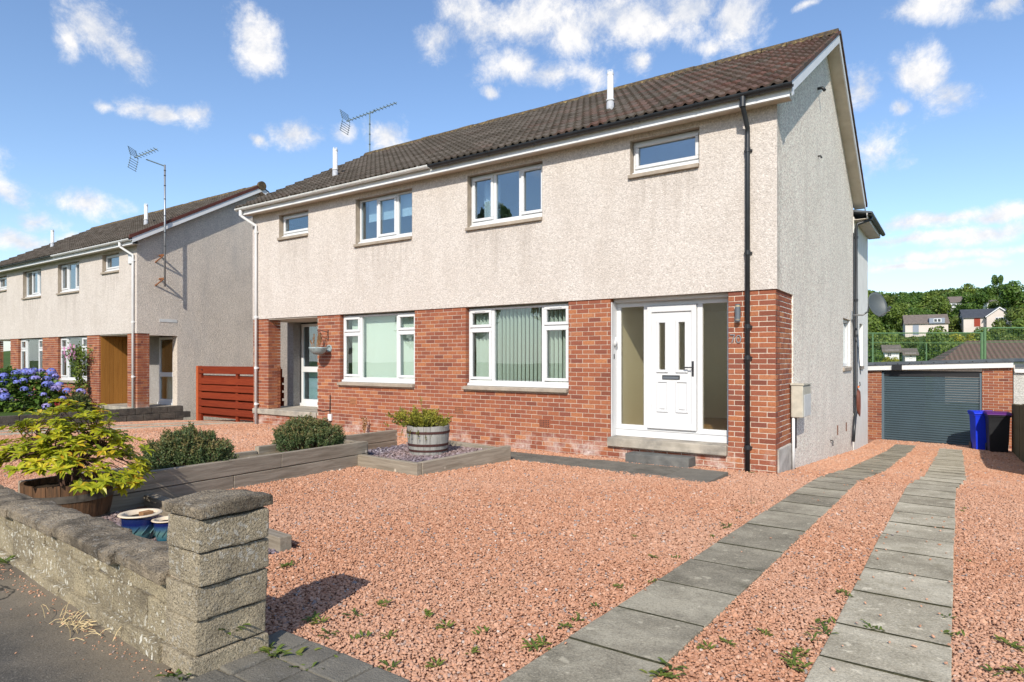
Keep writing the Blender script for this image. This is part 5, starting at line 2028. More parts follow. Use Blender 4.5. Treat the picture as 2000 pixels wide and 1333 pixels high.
pcs = []
zt_ = [.08, .215, .355]
def seg(t0, t1, z0, z1, off=.0, th=.075):
    # face on the line, body to the left
    a, b = lerp2(t1, off + th), lerp2(t0, off + th)
    pcs.append((a, b, z0, z1, th))
seg(0, .42, .275, .445)
seg(.42, 1.02, .275, .445)
seg(0, .60, .10, .272)
seg(.60, 1.02, .10, .272)
pcs.append((LP0 + Vector((-.078, .004)), LP0 + Vector((-.92, .05)), .15, .42, .075))
sleepers('sleeper_planter', pcs, 'long two high grey sleeper planter holding the two round shrubs', tilt=True)
pcs = []
seg(-.50, .30, .245, .425, .86)
seg(-.50, .30, .06, .242, .86)
seg(.305, 1.02, .22, .375, .86)
sleepers('sleeper_edging', pcs, 'rear line of grey sleepers between the two gravel drives', tilt=True)
# soil between
MB().add([(*lerp2(0, .08), .34), (*lerp2(1.0, .08), .42), (*lerp2(1.0, .86), .42), (*lerp2(0, .86), .34)], [(0, 1, 2, 3)]).build('planter_soil', 'dirt')['kind'] = 'structure'
sleepers('sleeper_edging', [((-3.60, -3.37), (-3.60, -1.40), .0, .285, .085), ((-4.74, -3.285), (-3.517, -3.377), .0, .283, .085)], 'low grey sleepers round the square slate bed')
sleepers('sleeper_edging', [((-3.70, -1.48), (-5.35, -1.20), .05, .245, .085)], 'single sleeper along the back of the square slate bed')
sleepers('sleeper_edging', [((-1.9, -6.62), (-4.25, -6.45), .10, .325, .10)], 'single pale sleeper edging the slate behind the gate pillar')

# ------------------------------------------------------------------ glazed pots
def pot(loc, R, h, label):
    root = empty('plant_pot', loc, rr.uniform(0, 3), label, 'pot', 'glazed plant pots')
    s = R / .13
    MB().lathe([(.0, 0), (.085 * s, 0), (.10 * s, .015), (.118 * s, h * .35), (.128 * s, h * .7), (.130 * s, h * .88), (.128 * s, h * .93)], 36).build('body', 'pot_glaze', root, smooth=True)
    MB().lathe([(.128 * s, h * .93), (.150 * s, h * .945), (.156 * s, h * .97), (.150 * s, h), (.120 * s, h), (.115 * s, h * .75)], 36).build('rim', 'pot_cream', root, smooth=True)
    MB().lathe([(.0, h * .86), (.06 * s, h * .90), (.117 * s, h * .84)], 20).build('soil', 'soil', root)
    for i in range(12):
        a, b = 2 * PI * i / 12, 2 * PI * (i + .8) / 12
        MB().tube([(.120 * s * math.cos(a), .120 * s * math.sin(a), h * .30), (.129 * s * math.cos((a + b) / 2), .129 * s * math.sin((a + b) / 2), h * .46), (.1265 * s * math.cos(b), .1265 * s * math.sin(b), h * .60)], .004, 5).build('relief_leaf', 'pot_glaze', root)
    return root


pt = pot((-3.07, -7.02, .215), .128, .205, 'wide blue green glazed pot with cream rim behind the wall')
MB().mbox(Matrix.Translation((.04, .02, .192)) @ Matrix.Rotation(.5, 4, 'Z'), .08, .06, .03).build('dead_clump', 'dry_stem', pt)
pot((-2.86, -6.93, .215), .085, .17, 'small turquoise glazed pot half hidden by the gate pillar')

# ------------------------------------------------------------------ rhododendron in the dark barrel
rh = empty('rhododendron', (R1X, R1Y, .51), 0, 'yellow green rhododendron with drooping leaf whorls in the dark barrel', 'shrub')
r_ = random.Random(17)
tips = []
stems = MB()
right = Vector((RT[0], RT[1], 0))
fwd = Vector((FW[0], FW[1], 0))
for i in range(270):
    # an uneven low dome, wider to the sides
    a = r_.uniform(0, 2 * PI)
    rad_ = math.sqrt(r_.random())
    X_ = math.cos(a) * rad_ * .66
    Y_ = math.sin(a) * rad_ * .50
    top = .62 * (1 - rad_ ** 2.2) + .12
    Z_ = top * r_.uniform(.45, 1.0)
    Z_ = max(Z_, .20) if X_ < .3 else Z_ - .06
    p = right * X_ + fwd * Y_ + Vector((0, 0, Z_))
    tips.append(p)
for q in [(-.62, .05, .22), (-.60, 0, .34), (-.50, -.1, .48), (.60, -.05, .02), (.52, -.1, -.03), (.44, -.15, .05), (.68, -.02, .30), (.60, .0, .38), (.55, -.15, .08), (.40, -.22, .02), (-.42, .05, .62), (-.1, .0, .72), (.22, .05, .68), (.36, .0, .60)]:
    tips.append(right * q[0] + fwd * q[1] + Vector((0, 0, q[2])))
mains = []
for k in range(7):
    a = 2 * PI * k / 7
    m_ = Vector((.26 * math.cos(a), .22 * math.sin(a), .24 + .05 * (k % 3)))
    stems.tube([(0.05 * math.cos(a), .05 * math.sin(a), -.02), m_ * .5 + Vector((0, 0, .06)), m_], [.018, .014, .011], 6)
    mains.append(m_)
for p in tips:
    m_ = min(mains, key=lambda q: (q - p).length)
    mid = m_.lerp(p, .55) + Vector((r_.uniform(-.03, .03), r_.uniform(-.03, .03), r_.uniform(-.03, .05)))
    if r_.random() < .6:
        stems.tube([m_, mid, p], [.006, .004, .003], 5)
stems.build('branches', 'twig', rh)
leaves = []
for p in tips:
    out = (p * .55 + Vector((0, 0, .5))).normalized()
    n_ = r_.randint(9, 12)
    base = r_.random() * .7
    for k in range(n_):
        a = 2 * PI * (k + r_.uniform(-.25, .25)) / n_
        e1 = out.cross(Vector((.3, .8, .1))).normalized()
        e2 = out.cross(e1)
        d = (e1 * math.cos(a) + e2 * math.sin(a)) + out * r_.uniform(-.15, .75)
        L = r_.uniform(.055, .098)
        leaves.append((p, d, out, L, L * r_.uniform(.38, .48), min(1, max(0, base + r_.uniform(-.2, .35)))))
leaves.sort(key=lambda l: (l[0] + rh.location - Vector(CAM)).length)
leafmes = []
for k in range(6):
    mb, rn = MB(), []
    leaf_quads(mb, rn, Vector((0, 0, 0)), Vector((0, 1, 0)), Vector((0, 0, 1)), .1, .034, 0, .08 + .11 * k)
    leafmes.append(mb.mesh('leaf', 'leaf_rhodo_one'))
def frame(d, n):
    y = d.normalized()
    x = y.cross(n)
    if x.length < 1e-3:
        x = Vector((1, 0, 0))
    x.normalize()
    z = x.cross(y)
    return Matrix((x, y, z)).transposed().to_4x4()
for i, (p, d, n, L, w_, c) in enumerate(leaves[:300]):
    inst('leaf', leafmes[i % 6], rh, Matrix.Translation(p) @ frame(d, n) @ Matrix.Diagonal((w_ / .034, L / .1, L / .1, 1)))
mb, rn = MB(), []
for p, d, n, L, w_, c in leaves[300:]:
    leaf_quads(mb, rn, p, d, n, L, w_, c, .25)
mb.build('foliage', 'leaf_rhodo', rh, rnd=rn)['kind'] = 'stuff'
empty_base = None


# ------------------------------------------------------------------ round shrubs, barrel plant
def dome_shrub(name, loc, rx, ry, h, mat, label, n=5200, seed=1, L=.032, stemmat='twig', cat='shrub', upness=.7, clump=.22):
    root = empty(name, loc, YAW, label, cat)
    r = random.Random(seed)
    mb, rn = MB(), []
    st = MB()
    off = Vector((seed * 3.1, seed, 0))
    for i in range(n // 14):
        a = r.uniform(0, 2 * PI)
        q = math.sqrt(r.random())
        cz = math.sqrt(max(0, 1 - q * q))
        lump = 1 + clump * mnoise.noise(Vector((math.cos(a) * q * 4, math.sin(a) * q * 4, cz * 3)) + off) + r.uniform(-.07, .06) + (r.uniform(.03, .12) if r.random() < .03 else 0)
        depth = 1 if r.random() < .75 else r.uniform(.55, .95)
        tip = Vector((math.cos(a) * q * rx, math.sin(a) * q * ry, .06 + cz * h * .95)) * lump * depth
        base = Vector((tip.x * .35, tip.y * .35, 0))
        dr = (tip - base).normalized()
        dr = (dr + Vector((0, 0, upness))).normalized()
        if i % 6 == 0:
            st.tube([base, base.lerp(tip, .6), tip], [.005, .004, .002], 4)
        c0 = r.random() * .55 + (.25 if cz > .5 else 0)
        for k in range(14):
            s = k / 14
            p = tip - dr * s * .10
            e = rvec(r)
            d = (e - dr * e.dot(dr)).normalized() + dr * r.uniform(.35, 1.1)
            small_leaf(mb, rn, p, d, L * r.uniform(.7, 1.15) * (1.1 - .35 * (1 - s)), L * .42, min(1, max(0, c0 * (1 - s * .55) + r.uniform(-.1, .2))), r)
    st.build('stems', stemmat, root)
    mb.build('foliage', mat, root, rnd=rn)['kind'] = 'stuff'
    return root


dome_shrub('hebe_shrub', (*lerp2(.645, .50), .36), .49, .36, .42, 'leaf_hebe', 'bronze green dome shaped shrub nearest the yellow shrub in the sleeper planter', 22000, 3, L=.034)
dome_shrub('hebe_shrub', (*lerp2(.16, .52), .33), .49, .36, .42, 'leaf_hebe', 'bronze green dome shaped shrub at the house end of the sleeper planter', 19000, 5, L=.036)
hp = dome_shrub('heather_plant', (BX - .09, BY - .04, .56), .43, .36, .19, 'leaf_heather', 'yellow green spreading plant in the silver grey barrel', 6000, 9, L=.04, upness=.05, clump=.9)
r_ = random.Random(2)
mb, rn = MB(), []
st = MB()
for k in range(5):
    b = Vector((-.12 + .05 * k, r_.uniform(-.1, .1), .1))
    t_ = b + Vector((r_.uniform(-.06, .06), r_.uniform(-.05, .05), .18 + .18 * (k == 3)))
    st.tube([b, b.lerp(t_, .5), t_], [.005, .004, .002], 4)
    for j in range(26):
        p = b.lerp(t_, r_.uniform(.25, 1))
        small_leaf(mb, rn, p, rvec(r_) + Vector((0, 0, .4)), .035, .016, .3 + .4 * r_.random(), r_)
for k in range(10):       # trailing over the rim
    a = -PI / 2 + r_.uniform(-1.3, 1.3) + .2
    b = Vector((.33 * math.cos(a), .33 * math.sin(a), .02))
    t_ = b + Vector((.04 * math.cos(a), .04 * math.sin(a), -r_.uniform(.05, .17)))
    st.tube([b, t_], [.003, .002], 4)
    for j in range(16):
        small_leaf(mb, rn, b.lerp(t_, r_.random()), rvec(r_) + Vector((0, 0, -.3)), .028, .010, .2 * r_.random() + .1, r_)
st.build('stems', 'twig', hp)
mb.build('shoots', 'leaf_heather', hp, rnd=rn)['kind'] = 'stuff'

# dry plant by the wall
dp_ = empty('dead_plant', (-8.10, -.18, .0), 0, 'small dried brown plant against the brick wall behind the sleepers', 'plant')
for k in range(7):
    q = Vector((r_.uniform(-.1, .1), r_.uniform(-.05, .05), r_.uniform(.25, .46)))
    MB().tube([(0, 0, 0), q * .5 + Vector((.02, 0, 0)), q], [.008, .006, .003], 5).build('stem', 'dry_stem', dp_)
    mb, rn = MB(), []
    for j in range(10):
        small_leaf(mb, rn, q * r_.uniform(.5, 1), rvec(r_), .05, .03, 0, r_)
    mb.build('dead_leaves', 'dry_stem', dp_)


# ------------------------------------------------------------------ neighbour's flowers
def flower_head(r, R):
    mb, rn = MB(), []
    c = r.random()
    for k in range(46):
        d = rvec(r)
        if d.z < -.35:
            d.z = -d.z
        p = Vector((d.x * R, d.y * R, d.z * R * .72))
        e1 = d.cross(Vector((.2, .5, .8))).normalized() * R * .30
        e2 = d.cross(e1).normalized() * R * .30
        b = len(mb.v)
        mb.v += [tuple(p - e1), tuple(p - e2), tuple(p + e1), tuple(p + e2)]
        mb.f.append((b, b + 1, b + 2, b + 3))
        rn.append(min(1, max(0, c + r.uniform(-.25, .25))))
    return mb.mesh('flower_head', 'petal_blue', rnd=rn)


hy = empty('hydrangea', (-21.6, -2.35, .02), YAW, 'large hydrangea bush covered in blue and purple flower heads', 'shrub')
r_ = random.Random(31)
mb, rn = MB(), []
HRX, HRY, HH = 2.35, .95, 1.30
for i in range(3000):
    a, q = r_.uniform(0, 2 * PI), r_.random() ** .5
    cz = math.sqrt(1 - q * q)
    lump = 1 + .16 * mnoise.noise(Vector((math.cos(a) * q * 5, math.sin(a) * q * 5, 3 + cz * 3)))
    p = Vector((math.cos(a) * q * HRX, math.sin(a) * q * HRY, cz * HH * .95 + .05)) * lump * r_.uniform(.75, 1.0)
    if r_.random() < .5:
        p.z *= r_.uniform(.15, 1)
    d = Vector((p.x * .5, p.y - .5, p.z * .4 + .2)) + rvec(r_)
    leaf_quads(mb, rn, p, d, Vector((0, -.5, 1)), r_.uniform(.13, .2), r_.uniform(.09, .12), r_.random(), .3)
mb.build('foliage', 'leaf_dark', hy, rnd=rn)['kind'] = 'stuff'
heads = [flower_head(r_, .115) for _ in range(5)]
for i in range(120):
    a = r_.uniform(PI * 1.0, PI * 2.0) if i % 4 else r_.uniform(0, PI)
    q = .25 + .75 * r_.random() ** .7
    q = min(q, .99)
    cz = math.sqrt(1 - q * q)
    if i % 4 == 3:
        cz *= r_.uniform(.3, .8)
    lump = 1 + .16 * mnoise.noise(Vector((math.cos(a) * q * 5, math.sin(a) * q * 5, 3 + cz * 3)))
    p = Vector((math.cos(a) * q * HRX, math.sin(a) * q * HRY, cz * HH * .95 + .08)) * lump * 1.02
    inst('flower_head', heads[i % 5], hy, Matrix.Translation(p) @ Matrix.Rotation(r_.uniform(-.6, .6), 4, 'X') @ Matrix.Scale(r_.uniform(.8, 1.2), 4))
MB().tube([(0, 0, -.1), (0, 0, .5)], [.05, .03], 6).build('stem', 'twig', hy)

cl = empty('clematis', (-20.72, -.52, -.1), 0, 'pink flowering climber beside the oak clad porch', 'climber')
mb, rn = MB(), []
for i in range(900):
    t_ = r_.random() ** 1.1
    z = .05 + 1.75 * t_
    wdt = .14 + .10 * math.sin(t_ * 9) + (.22 if t_ < .25 else 0)
    p = Vector((.10 * math.sin(t_ * 5) + r_.gauss(0, wdt * .6), r_.gauss(0, .09), z))
    small_leaf(mb, rn, p, rvec(r_) + Vector((0, -.4, .2)), .09, .06, r_.random(), r_)
for i in range(420):
    p = Vector((-.18 + r_.gauss(0, .30), r_.gauss(0, .12), 1.85 + r_.gauss(0, .13)))
    small_leaf(mb, rn, p, rvec(r_) + Vector((0, -.3, .2)), .085, .055, r_.random() * .8, r_)
mb.build('foliage', 'leaf_mid', cl, rnd=rn)['kind'] = 'stuff'
fm = []
for k in range(3):
    m2, rn2 = MB(), []
    for j in range(6):
        a = 2 * PI * j / 6
        leaf_quads(m2, rn2, Vector((0, 0, 0)), Vector((math.cos(a), -.25, math.sin(a))), Vector((0, -1, 0)), .075, .045, r_.random(), .1)
    fm.append(m2.mesh('flower', 'petal_pink', rnd=rn2))
for i in range(26):
    inst('flower', fm[i % 3], cl, Matrix.Translation((-.22 + r_.gauss(0, .30), -.17 + r_.gauss(0, .05), 1.87 + r_.gauss(0, .14))) @ Matrix.Rotation(r_.uniform(-.5, .5), 4, 'Z') @ Matrix.Rotation(r_.uniform(0, 1), 4, 'Y'))
MB().tube([(0, 0, 0), (.1, 0, .6), (-.05, 0, 1.2), (0, 0, 1.8)], [.02, .016, .012, .008], 6).build('stem', 'twig', cl)

for nm, loc, rx, h, mt_, lb, sd in (('garden_shrub', (-20.1, -1.55, .02), .45, .62, 'leaf_mid', 'loose green shrub at the right end of the hydrangea', 41), ('garden_shrub', (-19.6, -1.0, .0), .40, .52, 'leaf_hebe', 'small reddish shrub beside the porch step', 43)):
    dome_shrub(nm, loc, rx, rx * .8, h, mt_, lb, 2600, sd, L=.075)
fl = empty('red_flower', (-19.55, -1.45, .05), 0, 'cluster of small red flowers below the pink climber', 'flowers')
mb, rn = MB(), []
for i in range(120):
    p = Vector((r_.gauss(0, .10), r_.gauss(0, .08), .16 + r_.gauss(0, .06)))
    small_leaf(mb, rn, p, rvec(r_), .05, .04, r_.random(), r_)
mb.build('petals', 'petal_red', fl, rnd=rn)['kind'] = 'stuff'
MB().tube([(0, 0, -.05), (0, 0, .16)], .01, 5).build('stem', 'twig', fl)

# step slab before the neighbour's porch
inst('porch_step', rough_block('porch_step', 2.6, .75, .12, 'concrete_step', .004, 4, .012, 8), HB, T(-3.0, -.72, .12))


# ------------------------------------------------------------------ weeds
def weed_mesh(r, n, L, spread, mat='leaf_weed'):
    mb, rn = MB(), []
    c = r.random() * .5
    for k in range(n):
        a = r.uniform(0, 2 * PI)
        d = Vector((math.cos(a) * spread, math.sin(a) * spread, r.uniform(.25, 1.0)))
        p = Vector((r.gauss(0, L * .5), r.gauss(0, L * .35), .004))
        leaf_quads(mb, rn, p, d, Vector((-d.x, -d.y, 1)), L * r.uniform(.6, 1.2), L * .32, min(1, c + r.random() * .5), .3)
    return mb.mesh('weed', mat, rnd=rn)


r_ = random.Random(77)
wm = [weed_mesh(r_, r_.randint(7, 16), .034, 1.1) for _ in range(6)]
WP = [(530, 1285, 2.0), (575, 1290, 1.8), (610, 1215, 1.2), (625, 1220, 1.0), (690, 1205, 1.1), (640, 1245, 1.1), (705, 1250, 1.2), (745, 1185, 1.1), (840, 1205, 1.3), (870, 1230, 1.1), (760, 1245, .9), (600, 1310, 1.3), (640, 1312, 1.3),
      (850, 1305, 1.0), (760, 1308, 1.0), (940, 1240, 1.1), (930, 1278, 1.0), (555, 1110, 1.2), (562, 1107, 1.0), (1045, 1270, 1.3), (1060, 1262, 1.2), (1100, 1228, 1.0), (1130, 1215, 1.0), (1160, 1188, 1.0), (1205, 1150, .9), (1275, 1140, .8),
      (1320, 1092, .8), (1390, 1050, .9), (1420, 1030, 1.2), (1415, 1034, 1.0), (1275, 1090, .8), (1440, 1000, .7), (1640, 1160, 1.0), (1655, 1168, .9), (1610, 1222, 1.2), (1610, 1240, 1.2), (1590, 1252, 1.1), (1545, 1295, 1.3), (1552, 1310, 1.4), (1560, 1282, 1.1),
      (1495, 1240, .9), (1310, 1315, 1.5), (1290, 1327, 1.4), (1700, 1228, 1.0), (1715, 1235, .9), (1860, 1245, 1.1), (1850, 1210, .8), (1885, 995, .7), (1880, 1000, .7), (1690, 942, .8), (1700, 945, .6), (1470, 985, .6), (1505, 925, .7), (1800, 920, .6), (1895, 1100, .7),
      (1970, 1265, 1.4), (1995, 1320, 1.5), (1935, 1318, 1.2), (1555, 917, .9), (1548, 912, 1.2), (1470, 925, 1.0), (1455, 920, 1.1), (1365, 908, 1.0), (1300, 905, .5), (1010, 880, .6), (1195, 940, .5), (1380, 1270, 1.0), (1420, 1260, .9), (1240, 1050, .7)]
G_ = lambda x, y: -.035 * y if y < 0 else -.075 * y
for px, py, s in WP:
    t_ = .5
    dx, dy, dz = FW[0] + RT[0] * (px - 1000) / 1258, FW[1] + RT[1] * (px - 1000) / 1258, (701.5 - py) / 1258
    while CAM[2] + t_ * dz > G_(CAM[0] + t_ * dx, CAM[1] + t_ * dy) and t_ < 30:
        t_ += .01
    o = link(bpy.data.objects.new('weed', wm[r_.randrange(6)]))
    o.location = (CAM[0] + t_ * dx, CAM[1] + t_ * dy, G_(CAM[0] + t_ * dx, CAM[1] + t_ * dy) + .004)
    o.rotation_euler = (0, 0, r_.uniform(0, 6))
    o.scale = (s * 1.1,) * 3
    tag(o, 'small green weed growing in the gravel or slab joints', 'weed', 'weeds in the gravel')
# weeds at the pillar and pavement edge
for (x, y, z, s, lb) in ((-.55, -8.06, .285, 1.6, 'tuft of green grass at the foot of the gate pillar'), (-2.95, -7.92, .285, 2.2, 'leafy green weed at the foot of the wall by the pavement'),
                         (-3.4, -7.98, .285, 2.0, 'green weed at the left end of the pavement edge'), (-.50, -7.85, .42, 1.6, 'yellow flowered weed growing from the pillar joints'), (-.44, -7.70, .275, 1.6, 'broad green weed in the pillar shadow')):
    o = link(bpy.data.objects.new('weed', wm[r_.randrange(6)]))
    o.location, o.rotation_euler, o.scale = (x, y, z), (0, 0, r_.uniform(0, 6)), (s, s, s * 1.2)
    tag(o, lb, 'weed')
mb = MB()
for k in range(45):
    p = Vector((-1.45 + r_.gauss(0, .12), -8.06 - abs(r_.gauss(0, .05)), .288 + r_.uniform(0, .03)))
    a = r_.uniform(0, PI)
    q = p + Vector((math.cos(a) * .1, math.sin(a) * .05, r_.uniform(-.01, .05)))
    mb.tube([p, p.lerp(q, .5) + Vector((0, 0, .01)), q], .0016, 3)
tag(mb.build('dry_grass', 'straw'), 'straw coloured dry grass lying against the wall foot', 'grass', kind='stuff')
# soil and leaf litter along the wall foot
X = rng.uniform(-4.2, -.2, 420)
Y = -8.05 - rng.exponential(.06, 420)
Y = np.maximum(Y, -8.6) + -.068 * 0
Y = Y + .068 * np.clip(-X - .86, 0, 4) * .9
scatter('wall_litter', np.stack([X, Y, np.full(420, .287)], 1), rng.uniform(.004, .014, 420), stones[:3], 'grit and stray stones along the pavement edge', 'grit')
X = np.concatenate([rng.uniform(TRACK_L[0], TRACK_L[1], 26), rng.uniform(TRACK_R[0], TRACK_R[1], 60)])
Y = np.concatenate([rng.uniform(-7.6, 6, 26), rng.uniform(-7.4, -2, 60)])
scatter('loose_stones', np.stack([X, Y, Gn(X, Y) + .022], 1), rng.uniform(.012, .026, 86), stones, 'single red stones strayed onto the paving slabs', 'stones')

# ------------------------------------------------------------------ the hillside beyond the garage
def world_at(px, py, d):
    return Vector((CAM[0] + d * (FW[0] + RT[0] * (px - 1000) / 1258), CAM[1] + d * (FW[1] + RT[1] * (px - 1000) / 1258), CAM[2] + d * (701.5 - py) / 1258))


def crown_mesh(seed, n, mat, lobes=9, leaf=.55, tall=1.0):
    """unit-ish crown: radius about 1, height about 2, leaf clumps through an uneven set of lobes"""
    r = random.Random(seed)
    C = [(Vector((0, 0, 1.0 * tall)), .75)]
    for i in range(lobes):
        a = r.uniform(0, 2 * PI)
        z = r.uniform(.25, 1.75)
        q = .62 * math.sqrt(max(.05, 1 - ((z - .95) / 1.05) ** 2))
        C.append((Vector((math.cos(a) * q, math.sin(a) * q, z * tall)), r.uniform(.28, .48)))
    mb, rn = MB(), []
    for i in range(n):
        c, R = C[r.randrange(len(C))] if i % 3 else C[1 + r.randrange(len(C) - 1)]
        d = rvec(r)
        p = c + d * R * (r.random() ** .33)
        nn = (d + rvec(r) * .7).normalized()
        e1 = nn.cross(rvec(r))
        if e1.length < .05:
            continue
        e1.normalize()
        e2 = nn.cross(e1)
        s = leaf * .1 * r.uniform(.6, 1.4)
        b = len(mb.v)
        mb.v += [tuple(p - e1 * s), tuple(p - e2 * s * .7), tuple(p + e1 * s), tuple(p + e2 * s * .7)]
        mb.f.append((b, b + 1, b + 2, b + 3))
        rn.append(min(1, max(0, .18 + .5 * r.random() + .25 * mnoise.noise(p * 2.5 + Vector((seed, 0, 0))))))
    return mb.mesh('crown', mat, rnd=rn)


CROWNS = {}
for i, (m_, tall) in enumerate([('leaf_dark', 1), ('leaf_mid', 1), ('leaf_pale', 1), ('leaf_mid', 1.25), ('leaf_dark', 1.3), ('leaf_yellow', .8)]):
    CROWNS[i] = crown_mesh(50 + i, 5200, m_, 11, .62, tall)
TRUNK = MB().tube([(0, 0, -3.0), (0, 0, .2), (.03, .02, .9), (0, 0, 1.3)], [.10, .085, .06, .02], 7).mesh('trunk', 'bark')


def tree(px, py_top, d, wpx, kind, label='leafy tree on the wooded hillside beyond the garage roof', group='trees on the hillside', hscale=1.0):
    """crown top seen at (px, py_top), crown about wpx wide, d metres away"""
    Wm = wpx / 1258.0 * d
    R = Wm / 2
    top = world_at(px, py_top, d)
    h = 2.05 * R * hscale
    o = empty('tree', (top.x, top.y, top.z - h), random.uniform(0, 6), label, 'tree', group)
    a = inst('crown', CROWNS[kind], o, Matrix.Diagonal((R, R, R * hscale, 1)))
    b = inst('trunk', TRUNK, o, Matrix.Diagonal((R, R, R * hscale, 1)))
    return o


# far wooded ridge
r_ = random.Random(12)
mb, rn = MB(), []
for i in range(9000):
    px = r_.uniform(1640, 2060)
    base = 573 - 10 * math.exp(-((px - 1860) / 80) ** 2) - 4 * math.sin(px * .02)
    d = r_.uniform(560, 620)
    p = world_at(px, base + 26 * r_.random() ** .7 + r_.uniform(-2, 2), d)
    e1 = rvec(r_) * 1.7
    e2 = rvec(r_) * 1.7
    b = len(mb.v)
    mb.v += [tuple(p - e1), tuple(p - e2), tuple(p + e1), tuple(p + e2)]
    mb.f.append((b, b + 1, b + 2, b + 3))
    rn.append(r_.random() * .8)
tag(mb.build('far_wood', 'leaf_dark', rnd=rn), 'distant dark wooded ridge on the skyline at the right', 'wood', kind='stuff')

TR = [(1700, 568, 230, 70, 1), (1740, 575, 250, 60, 2), (1775, 568, 240, 52, 0), (1805, 572, 235, 60, 1), (1835, 566, 250, 55, 2), (1870, 560, 230, 60, 0), (1905, 556, 235, 62, 1), (1940, 548, 240, 58, 0), (1965, 560, 245, 60, 2), (1990, 565, 230, 60, 0), (2020, 560, 235, 70, 1),
      (1690, 598, 190, 80, 1), (1725, 590, 185, 60, 0), (1760, 595, 180, 62, 1), (1800, 590, 190, 60, 0), (1845, 588, 195, 64, 3), (1885, 578, 190, 60, 0), (1905, 585, 185, 54, 4), (1968, 580, 185, 60, 1), (1995, 572, 180, 80, 4), (1980, 600, 150, 70, 2), (1950, 590, 190, 46, 1),
      (1830, 612, 170, 50, 0), (1858, 618, 165, 45, 2), (1712, 620, 130, 80, 1), (1752, 600, 200, 60, 3), (1880, 612, 175, 44, 1),
      (1715, 655, 90, 90, 1), (1690, 640, 85, 70, 2), (1770, 656, 95, 56, 2), (1800, 660, 90, 70, 0), (1845, 642, 88, 86, 1), (1880, 636, 92, 70, 5), (1905, 650, 90, 66, 1), (1860, 665, 70, 80, 1), (1890, 672, 68, 70, 0),
      (1930, 638, 105, 70, 2), (1960, 630, 110, 70, 0), (1990, 625, 108, 80, 1), (1945, 655, 80, 80, 0), (1985, 650, 78, 80, 2), (1700, 672, 60, 60, 0), (1735, 688, 58, 44, 5), (1705, 660, 120, 60, 3), (1825, 640, 140, 40, 5)]
KN = ['dark green', 'mid green', 'pale green', 'tall mid green', 'tall dark green', 'yellow green']
for a in TR:
    zone = 'on the far skyline above the hillside houses' if a[2] > 225 else 'on the slope around the white and pink hillside houses' if a[2] > 125 else 'just beyond the green court fence'
    tree(*a, label='%s tree %s' % (KN[a[4]], zone))
tree(1949, 549, 236, 26, 4, 'tall narrow dark tree standing above the skyline at the right', 'trees on the hillside', 1.7)


def gable_house(name, px0, px1, py_eave, py_ridge, py_base, d, wall, roof, label, depth=8.0, gable_right=False, windows=(), doors=()):
    p0, p1 = world_at(px0, py_base, d), world_at(px1, py_base, d)
    e, r = world_at(px0, py_eave, d).z, world_at(px0, py_ridge, d).z
    root = empty(name, tuple(p0), .12, label, 'house')
    L = (p1 - p0).length
    ze, zr = e - p0.z, r - p0.z
    MB().box(0, L, 0, depth, -5, ze).build('wall', wall, root)
    if gable_right:
        g = L * .48
    MB().prism([(-.35, ze - .1), (depth / 2, zr), (depth + .35, ze - .1), (depth + .35, ze - .3), (depth / 2, zr - .25), (-.35, ze - .3)], -.3, L + .3).build('roof', roof, root)
    MB().prism([(.02, ze - .28), (depth / 2, zr - .27), (depth - .02, ze - .28)], .02, L - .02).build('gable', wall, root)
    for wx0, wx1, wz0, wz1, m_ in windows:
        w_ = MB().box(L * wx0, L * wx1, -.06, .0, ze * wz0, ze * wz1).build('window' if m_ == 'far_window' else 'panel', m_ if m_ != 'far_window' else 'white_upvc', root)
        if m_ == 'far_window':
            n_ = 2
            for k in range(n_):
                a = L * (wx0 + (wx1 - wx0) * (k + .12) / n_)
                b = L * (wx0 + (wx1 - wx0) * (k + .88) / n_)
                MB().box(a, b, -.10, -.061, ze * wz0 + .15, ze * wz1 - .15).build('pane', 'far_window', w_)
    return root, L, ze, zr


gh1 = gable_house('hill_house', 1768, 1838, 632, 614, 656, 165, 'far_pink', 'brown_roof', 'brown roofed house with a dormer among the trees on the hillside', 9.0, windows=[(.18, .32, .05, .92, 'far_blue')])
root, L, ze, zr = gh1
MB().box(L * .56, L * .92, -.5, 2.5, ze - .2, ze + 1.15).build('dormer', 'far_blue', root)
w_ = MB().box(L * .66, L * .84, -.57, -.5, ze + .1, ze + 1.0).build('window', 'white_upvc', root)
for k in range(2):
    MB().box(L * (.675 + .085 * k), L * (.735 + .085 * k), -.61, -.571, ze + .22, ze + .88).build('pane', 'far_window', w_)
gh2 = gable_house('hill_house', 1882, 1952, 620, 603, 645, 160, 'far_pink', 'slate_roof', 'slate roofed house with a red panel on the hillside', 8.0, windows=[(.24, .38, .25, .95, 'far_red')])
root, L, ze, zr = gh2
g0, g1 = L * .50, L * 1.06
MB().prism([(g0, -3), (g1, -3), (g1, ze - .1), ((g0 + g1) / 2, zr - .3), (g0, ze - .1)], -1.6, -.02, 'y').build('front_gable', 'far_pink', root)
MB().prism([(g0 - .3, ze - .3), ((g0 + g1) / 2, zr - .22), (g1 + .3, ze - .3), (g1 + .3, ze - .02), ((g0 + g1) / 2, zr + .08), (g0 - .3, ze - .02)], -1.9, 3.0, 'y').build('front_roof', 'slate_roof', root)
MB().prism([(g0 - .32, ze - .32), ((g0 + g1) / 2, zr - .24), (g1 + .32, ze - .32), (g1 + .32, ze - .05), ((g0 + g1) / 2, zr + .03), (g0 - .32, ze - .05)], -1.96, -1.901, 'y').build('bargeboard', 'white_board', root)
w_ = MB().box(L * .69, L * .88, -1.68, -1.601, ze * .45, ze * .92).build('window', 'white_upvc', root)
